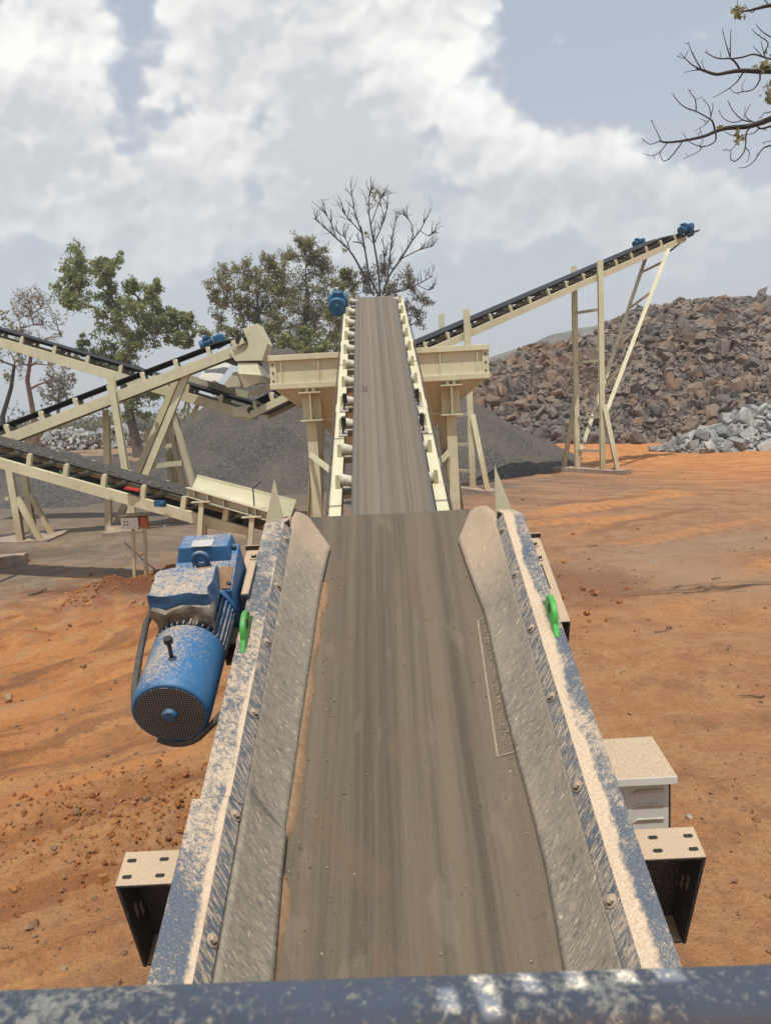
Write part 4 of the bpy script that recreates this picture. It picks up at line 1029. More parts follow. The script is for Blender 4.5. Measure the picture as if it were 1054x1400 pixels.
# ------------------------------------------------------------------ hopper
YH = 14.2
def hop():
    tl, tr = P(372, 487, YH), P(662, 472.5, YH); bl, br_ = P(375.5, 531, YH), P(665, 519, YH)
    ztop = (tl.z+tr.z)/2; zbot = (bl.z+br_.z)/2; x0, x1 = (tl.x+bl.x)/2, (tr.x+br_.x)/2; D = 3.2
    print('hopper', x0, x1, ztop, zbot)
    o = thing('feed_hopper', 'wide cream steel hopper on legs under the head of the central conveyor', 'hopper', None, ((x0+x1)/2, YH+D/2, 0))
    t = .012; y0, y1 = YH, YH+D
    m_ = MB(); m_.box((x0, y0, zbot), (x1, y0+t, ztop)); m_.box((x0, y1-t, zbot), (x1, y1, ztop)); m_.box((x0, y0+t+.001, zbot), (x0+t, y1-t-.001, ztop)); m_.box((x1-t, y0+t+.001, zbot), (x1, y1-t-.001, ztop))
    bx_ = m_.build('box', 'cream', o, True)
    rim = MB(); e = .07
    for zz, hh_ in ((ztop-.085, .10), (zbot-.0, .10)):
        rim.box((x0-e, y0-e, zz), (x1+e, y0-.001, zz+hh_)); rim.box((x0-e, y1+.001, zz), (x1+e, y1+e, zz+hh_))
        rim.box((x0-e, y0, zz), (x0-.001, y1, zz+hh_)); rim.box((x1+.001, y0, zz), (x1+e, y1, zz+hh_))
    rim.build('rim', 'cream', o, True, .006)
    for f in (.0, .04, .215, .785, .96, 1.0):
        x = x0+(x1-x0)*f; k = MB()
        if f in (0., 1.):
            k.box((x-.06, y0-.03, zbot+.101), (x+.06, y0-.001, ztop-.086)); s_ = k.build('corner_post', 'cream', o, True, .003)
            for g in (.25, .5, .75):
                z = zbot+(ztop-zbot)*g; b_ = MB(); cyl_at(b_, (x, y0-.031, z), (0, -1, 0), .02, .015, 6); b_.build('bolt', 'dark', s_, True)
        else:
            k.box((x-.008, y0-.055, zbot+.101), (x+.008, y0-.001, ztop-.086)); k.build('stiffener', 'cream', o, True)
    zf1 = P(424, 575, YH+.15).z; zf2 = 1.75
    def ring(z, fx, fy): 
        cx, cy = (x0+x1)/2, (y0+y1)/2; wx, wy = (x1-x0)/2*fx, D/2*fy
        return [V((cx-wx, cy-wy, z)), V((cx+wx, cy-wy, z)), V((cx+wx, cy+wy, z)), V((cx-wx, cy+wy, z))]
    k = MB(); A, B, Cc = ring(zbot-.002, .985, .985), ring(zf1, .62, .72), ring(zf2, .20, .3)
    for a, b_ in ((A, B), (B, Cc)):
        for i in range(4): k.add([a[i], a[(i+1) % 4], b_[(i+1) % 4], b_[i]], [(0,1,2,3)])
    fu = k.build('funnel', 'cream_funnel', o, True, smooth=False)
    k = MB()
    for i in range(4): k.beam(B[i], B[(i+1) % 4], .06, .05)
    k.build('funnel_band', 'cream', fu, True)
    for i in range(4): k = MB(); k.beam(A[i], B[i], .05, .03); k.build('funnel_seam', 'cream', fu, True)
    # stub columns, legs and braces
    for (px0, px1, yt, yb, lt, lb) in ((412, 438, 534, 574, (426, 574), (441, 730)), (605, 629, 524, 566, (616, 566), (622, 720))):
        Yf = YH-.02
        a, b_ = P((px0+px1)/2-1, yt, Yf), P((px0+px1)/2+2, yb, Yf)
        k = MB(); k.beam(V((a.x, Yf+.16, a.z)), V((a.x, Yf+.16, b_.z)), .34, .015, V((0,1,0))); k.beam(V((a.x, Yf+.02, a.z-.03)), V((a.x, Yf+.02, b_.z)), .018, .26, V((0,1,0)))
        k.box((a.x-.20, Yf-.12, a.z-.045), (a.x+.20, Yf+.155, a.z-.020)); k.box((a.x-.20, Yf-.12, b_.z-.02), (a.x+.20, Yf+.155, b_.z+.005))
        k.box((a.x-.09, Yf+.0, a.z-.02), (a.x-.03, Yf+.1, zbot-.001)); k.box((a.x+.03, Yf+.0, a.z-.02), (a.x+.09, Yf+.1, zbot-.001))
        for dx in (-.11, .11):
            for g in (.25, .5, .75): cyl_at(k, (a.x+dx, Yf+.152, b_.z+(a.z-b_.z)*g), (0, -1, 0), .018, .015, 6)
        k.build('stub_column', 'cream', o, True)
        lx = P(*lt, Yf+.1).x
        k = MB(); k.ibeam((lx+.02, Yf+.1, 0), (lx, Yf+.1, b_.z-.021), .18, .18, .012, V((0, 1, 0))); lg = k.build('leg', 'cream', o, True)
        k = MB(); k.box((lx-.2, Yf-.1, -.05), (lx+.24, Yf+.3, .015)); k.build('foot_plate', 'cream_dull', lg, True)
    xl, xr = P(428, 600, YH).x, P(616, 600, YH).x
    for sg, x in ((-1, xl), (1, xr)):
        yb_ = YH+D-.1
        k = MB(); k.ibeam((x+sg*.32, yb_+.2, 0), (x+sg*.05, yb_, zbot-.1), .18, .18, .012, V((0,1,0))); k.build('leg', 'cream_dull', o, True)
        k = MB(); k.ibeam((x+sg*.30, YH-.02+.7, 0), (x-sg*.02, YH+.3, zf1-.05), .13, .13, .012, V((1,0,0))); k.build('raking_leg', 'cream', o, True)
        for z in (1.25, 2.05):
            k = MB(); k.beam((x, YH+.2, z), (x+sg*.2, yb_, z), .10, .10); k.build('side_brace', 'cream_dull', o, True)
        k = MB(); k.beam((x+sg*.05, YH+.22, .5), (x+sg*.2, yb_, 1.95), .06, .06); k.build('diagonal_brace', 'cream_dull', o, True)
        q = Mc @ V(((fl if sg < 0 else fr)+sg*.07, (Mci @ V((0, YH-1.0, 0))).y, -.2)); q = P(452, 643, YH-1.2) if sg < 0 else P(600, 633, YH-1.2)
        s = P(424, 621, YH-.03) if sg < 0 else P(613, 619, YH-.03)
        k = MB(); k.beam(s, q, .10, .02, V((0,1,0))); k.build('knee_brace', 'cream', o, True)
    k = MB(); k.beam((xl+.1, YH+D, 2.0), (xr-.1, YH+D, 2.0), .10, .10); k.beam((xl+.1, YH+D, 1.1), (xr-.1, YH+D, 1.1), .10, .10); k.build('rear_tie', 'cream_dull', o, True)
hop()

# ------------------------------------------------------------------ side conveyors
NEARB = {}
def conveyor(name, label, p0, p1, width, stn0, pitch, near_side, belt='belt_black', fh=.22, lift=.17, extra_top=0, nmax=99, rb=True, side_gap=.05):
    """p0 low end, p1 high end (belt level, centre line)"""
    p0, p1 = V(p0), V(p1); Mx = frame_matrix(p0, p1-p0); L = (p1-p0).length
    o = thing(name, label, 'conveyor', Mx); hw_ = width/2
    b_ = belt_mesh(0, hw_, L, 0, .13, R(25), hw_*.45, nseg=14, fade=.6).build('belt', belt, o)
    so = b_.modifiers.new('thick', 'SOLIDIFY'); so.thickness = .018; so.offset = -1
    us = hw_+side_gap
    for sg in (-1, 1):
        k = MB(); k.cchan((sg*us, -.15, -lift-fh/2), (sg*us, L+.12, -lift-fh/2), .08, fh, .010, V((0,0,1)), sg); s_ = k.build('stringer', 'cream', o, bevel=.004)
        v = stn0; n = 0
        while v < L-.25 and n < nmax:
            k = MB(); w_ = .055
            prof = [(v-w_, -lift+.001), (v+w_, -lift+.001), (v+w_*.9, .02), (v+w_*.45, .07), (v-w_*.45, .07), (v-w_*.9, .02)]
            k.prism([V((sg*us-.03, a, b2)) for a, b2 in prof], (.06, 0, 0)); ib = k.build('idler_bracket', 'cream', o, bevel=.004)
            for dv, dw in ((-.03, -lift-.05), (.03, -lift-.05), (-.03, -lift-.13), (pitch*.5, -lift-fh*.5)):
                bk = MB(); cyl_at(bk, (sg*(us+.0405), v+dv, dw), (sg, 0, 0), .014, .012, 6); bk.build('bolt', 'dark', ib) if sg*1 in NEARB.get(name, ()) else None
            k = MB(); k.tube([(sg*(us-.035), v+.03, .03), (sg*hw_*.45, v+.03, -.085)], .05, 10); k.build('wing_roller', 'roller', o)
            v += pitch; n += 1
    v = stn0
    while v < L-.25:
        k = MB(); k.tube([(-hw_*.42, v+.03, -.085), (hw_*.42, v+.03, -.085)], .05, 10); k.build('centre_roller', 'roller', o)
        k = MB(); k.beam((-us+.04, v, -lift-.03), (us-.04, v, -lift-.03), .06, .05); k.build('cross_member', 'cream_dull', o); v += pitch
    MB().tube([(-hw_*.95, L, -.13), (hw_*.95, L, -.13)], .11, 16).build('head_pulley', 'dark', o)
    MB().tube([(-hw_*.95, 0, -.13), (hw_*.95, 0, -.13)], .11, 16).build('tail_pulley', 'dark', o)
    return o, Mx, L
def post(o, a, b, s=.18, name='post', mat='cream', kind='i', up=V((0,1,0))):
    k = MB()
    if kind == 'i': k.ibeam(a, b, s, s, .015, up)
    elif kind == 'b': k.beam(a, b, s, s, up)
    return k.build(name, mat, o, True)
def rung(o, a, b, s=.08, name='rung', mat='cream_dull'): k = MB(); k.beam(a, b, s, s); return k.build(name, mat, o, True)
def slab(label, c, ax_, L, W, H, seed=1):
    ax_ = V((ax_[0], ax_[1], 0)).normalized(); l = V((ax_.y, -ax_.x, 0)); bm = bmesh.new(); bmesh.ops.create_cube(bm, size=1); bmesh.ops.subdivide_edges(bm, edges=bm.edges[:], cuts=5, use_grid_fill=True)
    from mathutils import noise as mn
    m_ = MB(); vs = []
    for v in bm.verts:
        p = V(c)+ax_*v.co.x*L+l*v.co.y*W+V((0,0,(v.co.z+.5)*H-.06)); p += mn.noise_vector(p*1.9+V((seed,0,0)))*.045; vs.append(p)
    bm.verts.index_update(); m_.add(vs, [tuple(x.index for x in f.verts) for f in bm.faces]); bm.free()
    o = m_.build('concrete_footing', 'conc'); tag(o, label, 'footing')

# right: tall stockpile conveyor -------------------------------------------------
t2n, t2f = PG(823, 646), None; dirR = V((.816, .578, 0)); perp = V((.578, -.816, 0))
base2 = PG(823, 646)-perp*.55; base1 = PG(646, 673)-perp*.55
dirR = (base2-base1); dirR.z = 0; LB_ = dirR.length; dirR.normalize(); perp = V((dirR.y, -dirR.x, 0))
base2 = PG(823, 646)-perp*.6; base1 = PG(646, 673)-perp*.6
z2 = P(805, 371, base2.y).z; z1 = P(625, 449, base1.y).z
slope = (z2-z1)/(base2-base1).length
pA = base1+V((0, 0, z1)); d3 = (dirR+V((0, 0, slope))).normalized()
print('right conv slope', math.degrees(math.atan(slope)), 'dir', dirR, z1, z2, base1, base2)
low = pA-d3*5.2
# head reaches pixel x 925
s = 6.0
for _ in range(20):
    hp = pA+d3*s; s += (918-pix(hp)[0])*.02
head = pA+d3*s; print('head pix', pix(head), 'target 918,325')
rc, Mr, Lr = conveyor('stockpile_conveyor', 'tall cream conveyor with black belt rising to the right above the rubble heap', low, head, .85, .35, 1.02, 1)
def at(M_, u, v, w): return M_ @ V((u, v, w))
def tower(o, base, M_, fps, topz_extra, wid=.6, rungs=(), name='post'):
    pass
for bi, (base, ext) in enumerate(((base1, .55), (base2, .30))):
    tops = []
    for sg in (1, -1):
        b0 = base+perp*sg*.62; zt = (base.z + (z1 if bi == 0 else z2)) + ext
        post(rc, (b0.x, b0.y, 0), (b0.x, b0.y, zt), .19); tops.append(b0)
        o0 = base+perp*sg*(1.35)+V((0,0,0)); f = 2.6
        post(rc, (o0.x, o0.y, 0), (b0.x+perp.x*sg*.10, b0.y+perp.y*sg*.10, f), .17, 'raking_leg')
    zz = [.85, 2.15, 4.3, 6.2] if bi else [.7, 1.6, 2.6, 3.5]
    for z in zz: rung(rc, V((tops[0].x, tops[0].y, z)), V((tops[1].x, tops[1].y, z)), .10)
    slab('rough concrete strip footing under the tall tower of the stockpile conveyor' if bi else 'rough concrete strip footing half hidden behind the hopper leg', base, perp, 3.5, .55, .20, bi+2)
# propped head: two raking legs meeting the tower foot
sp = s-1.2
lo_pts = []
for sg in (1, -1):
    tp = at(Mr, sg*.50, 5.2+sp, -.40)
    bt = P(829, 562, base2.y-.45) if sg > 0 else P(792, 622, base2.y+.45); post(rc, bt, tp, .15, 'raking_prop', up=V((.3, 1, 0))); lo_pts.append((bt, tp))
for f in (.30, .52, .73, .92):
    rung(rc, lo_pts[0][0].lerp(lo_pts[0][1], f), lo_pts[1][0].lerp(lo_pts[1][1], f*.98), .08)
rung(rc, lo_pts[1][0].lerp(lo_pts[1][1], .62), lo_pts[0][0].lerp(lo_pts[0][1], .52), .05, 'diagonal_brace'); rung(rc, lo_pts[1][0].lerp(lo_pts[1][1], .36), lo_pts[0][0].lerp(lo_pts[0][1], .28), .05, 'diagonal_brace')
hd = at(Mr, .42, Lr+.05, .0)
small_motor(rc, at(Mr, .70, Lr-.45, .13), Mr.col[1].to_3d(), V((0,0,1)), .95)
k = MB(); k.box((.49, Lr-.5, -.15), (.92, Lr+.55, -.09)); k.box((.55, Lr+.2, -.28), (.62, Lr+.6, -.1)); k.build('motor_mount', 'dark', rc)
small_motor(rc, at(Mr, -.80, Lr-1.5, .13), Mr.col[1].to_3d(), V((0,0,1)), .75, 'drive_motor')
k = MB(); k.box((-.95, Lr-1.6, -.16), (-.49, Lr-.8, -.1)); k.build('motor_mount', 'dark', rc)
k = MB(); k.beam(at(Mr, .45, Lr-1.0, -.50), at(Mr, .45, Lr+.25, -.30), .05, .06); k.beam(at(Mr, -.45, Lr-1.0, -.50), at(Mr, -.45, Lr+.25, -.30), .05, .06); k.build('cleaner_arm', 'dark', rc, True)

# left: B rising to the right -------------------------------------------------------
YB0, YB1 = 20.6, 21.8
pB0, pB1 = P(-60, 612, YB0-.2), P(330, 462, YB1)
dB = (pB1-pB0).normalized(); pBs = pB0
bc, Mb, Lb = conveyor('transfer_conveyor', 'cream conveyor with black belt rising right to the boxed discharge chute', pB0, pB1, .75, .55, .93, 1, lift=.16, fh=.27)
perB = Mb.col[0].to_3d()  # lateral, towards +v right = away? 
nearB = perB if perB.y < 0 else -perB
def foot(px, Y): q = P(px, 700, Y); return V((q.x, q.y, 0))
for (pt, pb, dy) in (((152, 516), (187, 735), -.50), ((146, 560), (150, 730), .50)):
    Y = YB0+.55+dy; a = P(*pt, Y); b_ = P(pb[0], pb[1], Y); post(bc, (b_.x, b_.y, 0), a, .17)
q = foot(170, YB0+.6); slab('concrete footing under the middle post of the transfer conveyor', q, (1, .2), 1.0, 1.6, .16, 7)
for (pt, pb, Y) in (((258, 506), (192, 668), YB1-.55), ((246, 508), (180, 668), YB1+.5)):
    a = P(*pt, Y); d_ = P(*pb, Y)-a; k = -a.z/d_.z; post(bc, a+d_*k, a, .17, 'raking_leg')
for (pt, pb, Y) in (((236, 560), (272, 690), YB1-.5), ((226, 560), (258, 690), YB1+.55)):
    a = P(*pt, Y); d_ = P(*pb, Y)-a; k = -a.z/d_.z; post(bc, a+d_*k, a, .15, 'raking_leg', 'cream_dull')
rung(bc, P(212, 637, YB1-.5), P(250, 633, YB1-.5), .13); rung(bc, P(222, 610, YB1-.5), P(236, 609, YB1-.5), .10); rung(bc, P(200, 637, YB1+.5), P(240, 633, YB1+.5), .12)
for px, Y in ((8, YB0-.45), (26, YB0+.5)):
    a = P(px, 604 if px < 20 else 600, Y); post(bc, (a.x+.10, a.y, 0), a, .17); 
    b_ = V((a.x+.12, a.y, 1.2)); post(bc, (b_.x+.55, b_.y-.1, 0), b_, .13, 'raking_leg')
rung(bc, P(10, 682, YB0-.4), P(30, 682, YB0+.4), .10); q = foot(25, YB0); slab('low concrete footing at the left edge under the transfer conveyor', q, (1, 0), 2.0, 1.4, .14, 9)
# discharge chute hood
def hull(pts_a, Y0, Y1): return [P(x, y, Y0) for x, y in pts_a], [P(x, y, Y0) + V((0, Y1-Y0, 0)) for x, y in pts_a]
def solid(o, name, poly, Y0, Y1, mat, bevel=.01):
    a, b_ = hull(poly, Y0, Y1); k = MB(); n_ = len(a)
    k.add(a+b_, [tuple(range(n_)), tuple(reversed(range(n_, 2*n_)))]+[(i, n_+i, n_+(i+1) % n_, (i+1) % n_) for i in range(n_)])
    return k.build(name, mat, o, True, bevel)
hd_ = solid(bc, 'chute_hood', [(332, 450), (352, 442), (366, 470), (359, 493), (322, 494), (313, 482), (316, 479), (338, 478), (340, 470)], YB1-.55, YB1+.55, 'cream')
k = MB(); k.tube([P(329, 465, YB1-.62), P(329, 465, YB1-.5)], .14, 20); k.build('bearing', 'dark', hd_, True)
k = MB(); k.beam(P(318, 471, YB1-.6), P(333, 464, YB1-.6), .04, .20, V((0,0,1))); k.build('bearing_plate', 'cream', hd_, True)
solid(bc, 'rubber_apron', [(300, 492), (316, 484), (322, 495), (352, 495), (352, 498), (318, 499)], YB1-.5, YB1+.5, 'dark', .004)
# lower chute: faceted funnel spreading to the right
def facet(o, name, top, bot, mat):
    k = MB(); n_ = len(top); k.add(top+bot, [(i, (i+1) % n_, n_+(i+1) % n_, n_+i) for i in range(n_)]); ob_ = k.build(name, mat, o, True, smooth=False); so = ob_.modifiers.new('thick', 'SOLIDIFY'); so.thickness = .012; return ob_
ya, yb_ = YB1-.5, YB1+.5
facet(bc, 'lower_chute', [P(325, 496, ya), P(352, 496, ya), P(352, 495, yb_), P(325, 496, yb_)], [P(326, 511, ya-.1), P(357, 513, ya-.1), P(375, 519, yb_), P(326, 511, yb_)], 'cream')
facet(bc, 'lower_chute', [P(326, 511, ya-.1), P(357, 513, ya-.1), P(375, 519, yb_), P(326, 511, yb_)], [P(334, 530, ya), P(354, 524, ya), P(370, 524, yb_), P(330, 529, yb_)], 'cream')
solid(bc, 'deflector', [(306, 526), (319, 509), (325, 508), (331, 528), (312, 530)], YB1-.4, YB1-.36, 'cream_dull', .004)
k = MB(); k.prism([P(272, 517, YB1+.5), P(284, 498, YB1+1.6), P(318, 497, YB1+1.6), P(298, 524, YB1+.5)], (0, .01, .01)); M['sheet'] = plain('pale sheet', (.50, .48, .41), .6, 0, .1); k.build('white_sheet', 'sheet', bc, True)
mB = P(285, 470, YB1+.9); small_motor(bc, P(274, 474, YB1+.75), Mb.col[1].to_3d(), V((0,0,1)), .9)

# left: A, falling to the right behind B, its tail under the chute ---------------------
YA = 23.0
pa0, pa1 = P(345, 553, YA-.4), P(-70, 432, YA+.6)
acv, Ma, La = conveyor('return_conveyor', 'cream conveyor with dark belt sloping down right behind the transfer conveyor', pa0, pa1, .75, .8, 1.02, -1, lift=.15, fh=.27)
solid(acv, 'tail_guard', [(317, 558), (341, 553), (351, 558), (349, 566), (341, 571), (318, 570)], YA-1.05, YA+.1, 'cream', .02)
k = MB(); k.tube([P(343, 561, YA-1.07), P(343, 561, YA-1.0)], .10, 16); k.build('tail_bearing', 'dark', acv, True)
for sg in ((-1,) if (Ma @ V((-.44, 0, 0))).y > (Ma @ V((.44, 0, 0))).y else (1,)):
    k = MB(); a, b_ = Ma @ V((sg*.44, .3, .18)), Ma @ V((sg*.44, 2.4, .18)); k.beam(a, b_, .015, .22); k.build('skirt_board', 'cream_dull', acv, True)
for (a, b_) in (((256, 545), (249, 572)), ((259, 546), (257, 566)), ((274, 548), (264, 574)), ((271, 550), (262, 568))):
    k = MB(); k.beam(P(*a, YA-.5), P(*b_, YA-.5), .07, .012, V((0,1,0))); k.build('hanging_strap', 'cream', acv, True)
for px, Y in ((228, YA-.45), (234, YA+.45)):
    a = P(px, 525 if px > 100 else 482, Y); post(acv, (a.x-.2, a.y, 0), a, .16, 'post', 'cream_dull')
rung(acv, P(228, 570, YA-.45), P(234, 570, YA+.45), .1)

# short tail section rising to the hopper ---------------------------------------------
YE = 22.4
e0, e1 = P(352, 556, YE), P(420, 522, YE-1.2)
ecv, Me, Le = conveyor('hopper_feed_conveyor', 'short cream conveyor section rising behind the left end of the hopper', e0, e1, .75, .35, .7, -1, fh=.20, lift=.16)
for f in (.95,):
    q = e0.lerp(e1, f)-V((0,0,.40)); post(ecv, (q.x+.25, q.y+.4, 0), q+V((0,.4,0)), .13, 'post', 'cream_dull')
solid(ecv, 'loading_skirt', [(338, 538), (372, 523), (372, 532), (347, 541)], YE-.46, YE-.40, 'cream', .004)

# left: C, lower conveyor falling to the right ------------------------------------------
YC0, YC1 = 13.6, 15.8
pc0, pc1 = P(352, 703, YC0), P(-60, 590, YC1)
ccv, Mcc, Lc_ = conveyor('collecting_conveyor', 'lowest cream conveyor on the left with stone dust on its belt and a feed trough', pc0, pc1, .62, .42, .86, -1, 'belt_dusty', fh=.20, lift=.17)
# stones left on its belt
r_ = random.Random(41); it = []
for k in range(110):
    v = r_.uniform(.6, Lc_-.1); u = r_.gauss(0, .14); d_ = max(0, abs(u)-.18)*.46
    if abs(u) < .36: it.append((Mcc @ V((u, v, d_+.012)), r_.uniform(.015, .07)))
o = scatter_mass('spilled_stone', it, 'spill', SIMPLE); tag(o, 'small stones scattered along the belt of the lowest left conveyor', 'stones', None, 'stuff')
# feed trough on brackets
def trough():
    Y0 = YC0-.12
    a0, a1 = P(257, 672, Y0), P(392, 712, Y0-.5); f0, f1 = P(270, 662, Y0+.6), P(405, 697, Y0+.2)
    k = MB(); k.beam(a0, a1, .02, .17); k.beam(a0+V((0, -.05, .077)), a1+V((0, -.05, .077)), .10, .012); k.beam(a0+V((0, -.05, -.077)), a1+V((0, -.05, -.077)), .10, .012)
    tr_ = k.build('feed_trough', 'cream_dull', ccv, True)
    k = MB(); z = V((0, 0, 1)); k.add([a0+V((0,.02,-.1)), a1+V((0,.02,-.1)), f1+V((0,0,.12)), f0+V((0,0,.12))], [(0,1,2,3)]); k.beam(f0+V((0,0,.10)), f1+V((0,0,.10)), .02, .16)
    w_ = k.build('back_wall', 'cream', tr_, True); so = w_.modifiers.new('thick', 'SOLIDIFY'); so.thickness = .012
    for f in (.08, .22, .38, .62, .70):
        p = a0.lerp(a1, f); k = MB(); k.box((p.x-.006, p.y-.095, p.z-.070), (p.x+.006, p.y-.011, p.z+.070)); k.build('rib', 'cream_dull', tr_, True)
    for f in (.15, .66):
        p = a0.lerp(a1, f)+V((0, -.07, -.085)); k = MB(); k.box((p.x-.17, p.y-.08, p.z-.02), (p.x+.17, p.y+.10, p.z)); k.beam(p+V((0, .0, -.02)), p+V((-.10, -.02, -.75)), .08, .10, V((0,1,0))); k.build('trough_bracket', 'cream', tr_, True)
trough()
k = MB(); q = P(346, 668, YC0-.35); k.tube([q+V((.15, 0, .12)), q, q+V((0, 0, -.45))], .012, 8); k.build('pull_cord', 'dark', ccv, True)
for px, py in ((82, 645), (146, 663)):
    k = MB(); p = P(px, py, YC0+1.0-.55); k.tube([p+V((-.02,0,-.04)), p+V((.02,-.02,.02)), p+V((.05,-.01,-.05))], .012, 8); ob_ = k.build('green_rope', 'green', ccv, True)
k = MB(); p = P(182, 668, YC0+.35); k.beam(p+V((-.13,0,.02)), p+V((.13,0,-.04)), .16, .03); k.build('red_cover', 'red', ccv, True)
k = MB(); p = P(220, 688, YC0+.05); k.tube([p+V((-.07,0,0)), p+V((.09,-.05,-.01))], .06, 10); k.box((p.x-.1, p.y-.08, p.z-.05), (p.x+.06, p.y+.02, p.z+.05)); k.build('blue_fitting', 'motor_far', ccv, True)
for px, yt in ((277, 716), (60, 660), (-30, 640)):
    for dy in (-.5, .5):
        Y = YC0+(352-px)/412*(YC1-YC0)+dy
        a = P(px, yt, Y)
        if px == 60: continue
        post(ccv, (a.x, a.y, 0), a, .12, 'post', 'cream')
# control stand ---------------------------------------------------------------------
def control():
    g = PG(193, 796); Y = g.y; zb = gz(g.x, Y)
    o = thing('control_stand', 'small grey control box and orange stop switch on two thin cream posts', 'control box', None, (g.x, Y, zb))
    for px in (184.5, 200.5):
        a = P(px, 795, Y); b_ = P(px-2.5, 716, Y); k = MB(); k.beam((a.x, Y, zb-.1), b_, .055, .055); k.build('post', 'cream', o, True)
    a, b_ = P(169, 723, Y-.05), P(191, 706, Y-.05); k = MB(); k.box((a.x, Y-.16, a.z), (b_.x, Y-.03, b_.z)); bx_ = k.build('grey_box', 'plastic_grey', o, True, .008)
    for i in range(2):
        for j in range(2):
            p = a+V((.07+.06*i, 0, .09+.06*j)); k = MB(); cyl_at(k, (p.x, Y-.161, p.z), (0, -1, 0), .014, .012, 10); k.build('button', 'dark', bx_, True)
    a, b_ = P(194, 720, Y-.05), P(203, 706, Y-.05); k = MB(); k.box((a.x, Y-.13, a.z), (b_.x, Y-.03, b_.z)); k.build('stop_switch', 'orange', o, True, .008)
    a, b_ = P(167, 705, Y), P(204, 703, Y); k = MB(); k.beam(a+V((0,-.05,.02)), b_+V((0,-.05,.02)), .32, .012); k.build('rain_roof', 'cream', o, True)
    k = MB(); k.box((P(169,723,Y).x, Y-.028, P(169,723,Y).z-.01), (P(204,723,Y).x, Y-.0275+.02, P(169,705,Y).z)); k.build('back_panel', 'cream_dull', o, True)
control()
# small ground things ---------------------------------------------------------------
a, b_ = PG(41, 814, .04), PG(63, 806, .04); k = MB(); k.tube([a, b_], .035, 8); o = k.build('pipe', 'wood'); tag(o, 'short rusty pipe lying on the grey yard at the far left', 'pipe')
a = PG(8, 772); slab('broken concrete block lying at the left edge of the yard', a, (1, .3), .9, .6, .25, 3)
k = MB(); pts = [PG(170, 740, .03), PG(200, 768, .03), PG(222, 786, .03), PG(250, 800, .03)]; k.tube(pts, .012, 6); o = k.build('cable', 'cable'); tag(o, 'thin cable lying on the ground behind the control box posts', 'cable')
r_ = random.Random(77); it = []
for k in range(2300):
    if k < 1500: px, py = r_.uniform(-40, 1100), r_.uniform(640, 1380); q = PG(px, py)
    else: q = V((r_.uniform(-9, 10), r_.uniform(3, 16), 0))
    if q.y > 45: continue
    s = .008+r_.expovariate(1/.013)*(1+q.y*.05); it.append((V((q.x, q.y, gz(q.x, q.y)+s*.15)), min(s, .14)))
o = scatter_mass('pebbles', it, 'pebble', SIMPLE); tag(o, 'loose pebbles scattered over the orange ground', 'pebbles', None, 'stuff')
it = []
for k in range(2000):
    x, y = r_.gauss(CL.x, .75), r_.gauss(CL.y, .5); s = .007+r_.expovariate(1/.013); it.append((V((x, y, gz(x, y)+s*.1)), min(s, .085)))
for k in range(1300):
    f = r_.random(); q = BERM0.lerp(BERM1, f)+V((r_.gauss(0, .1), r_.gauss(0, .3), 0)); s = .012+r_.expovariate(1/.014); it.append((V((q.x, q.y, gz(q.x, q.y)+s*.1)), min(s, .12)))
for k in range(90):
    q = PG(800+r_.gauss(0, 45), 800+r_.gauss(0, 30)); s = .015+r_.expovariate(1/.03); it.append((V((q.x, q.y, gz(q.x, q.y)+s*.2)), min(s, .14)))
o = scatter_mass('soil_clods', it, 'clod', SIMPLE); tag(o, 'crumbled dry orange soil clods on the ground', 'soil clods', None, 'stuff')
r_ = random.Random(78)
for i in range(7):
    q = [PG(810, 748), PG(905, 865), PG(995, 890), PG(872, 724), PG(765, 790), PG(978, 790), PG(1030, 958)][i]
    k = MB(); a = r_.uniform(0, 3.1); d_ = V((math.cos(a), math.sin(a)*.5, 0)); p0 = q-d_*.12; pts = [p0+d_*(.28*j/4)+V((0, r_.gauss(0, .015), gz(q.x, q.y)+.02)) for j in range(5)]
    k.tube(pts, [.010, .010, .008, .007, .004], 6); o = k.build('twig', 'wood'); tag(o, 'dry twig lying on the orange ground right of the foreground conveyor', 'twig', 'dry twigs on the ground')

# ------------------------------------------------------------------ trees
def leaves(mb, c, rad, n, size, r, flat=.8):
    for _ in range(n):
        d = V((r.gauss(0,1), r.gauss(0,1), r.gauss(0,1)*flat)); d = d/max(.6, d.length)*r.random()**.5*rad
        p = V(c)+d; q = rrot(r); s = size*r.uniform(.5, 1.2)
        mb.add([p+q @ V((-s*.5, 0, 0)), p+q @ V((0, -s*.28, s*.08)), p+q @ V((s*.5, 0, 0)), p+q @ V((0, s*.28, s*.08))], [(0,1,2,3)])
def twig(mb, p, d, L, r0, r, tips, lev=0, bend=.25):
    n = 4; pts = [V(p)]; d = V(d).normalized()
    for i in range(n):
        d = (d+V((r.gauss(0, bend), r.gauss(0, bend), r.gauss(0, bend*.8)+.05))).normalized(); pts.append(pts[-1]+d*L/n)
    mb.tube(pts, [r0*(1-.6*i/n) for i in range(n+1)], 5 if r0 > .03 else 4, False); tips.append(pts[-1])
    if lev > 0:
        for i in range(1, n+1):
            if r.random() < .8:
                e = (d+V((r.gauss(0, .75), r.gauss(0, .75), r.gauss(0, .6)+.1))).normalized(); twig(mb, pts[i], e, L*r.uniform(.45, .7), r0*.62*(1-.08*i), r, tips, lev-1, bend)
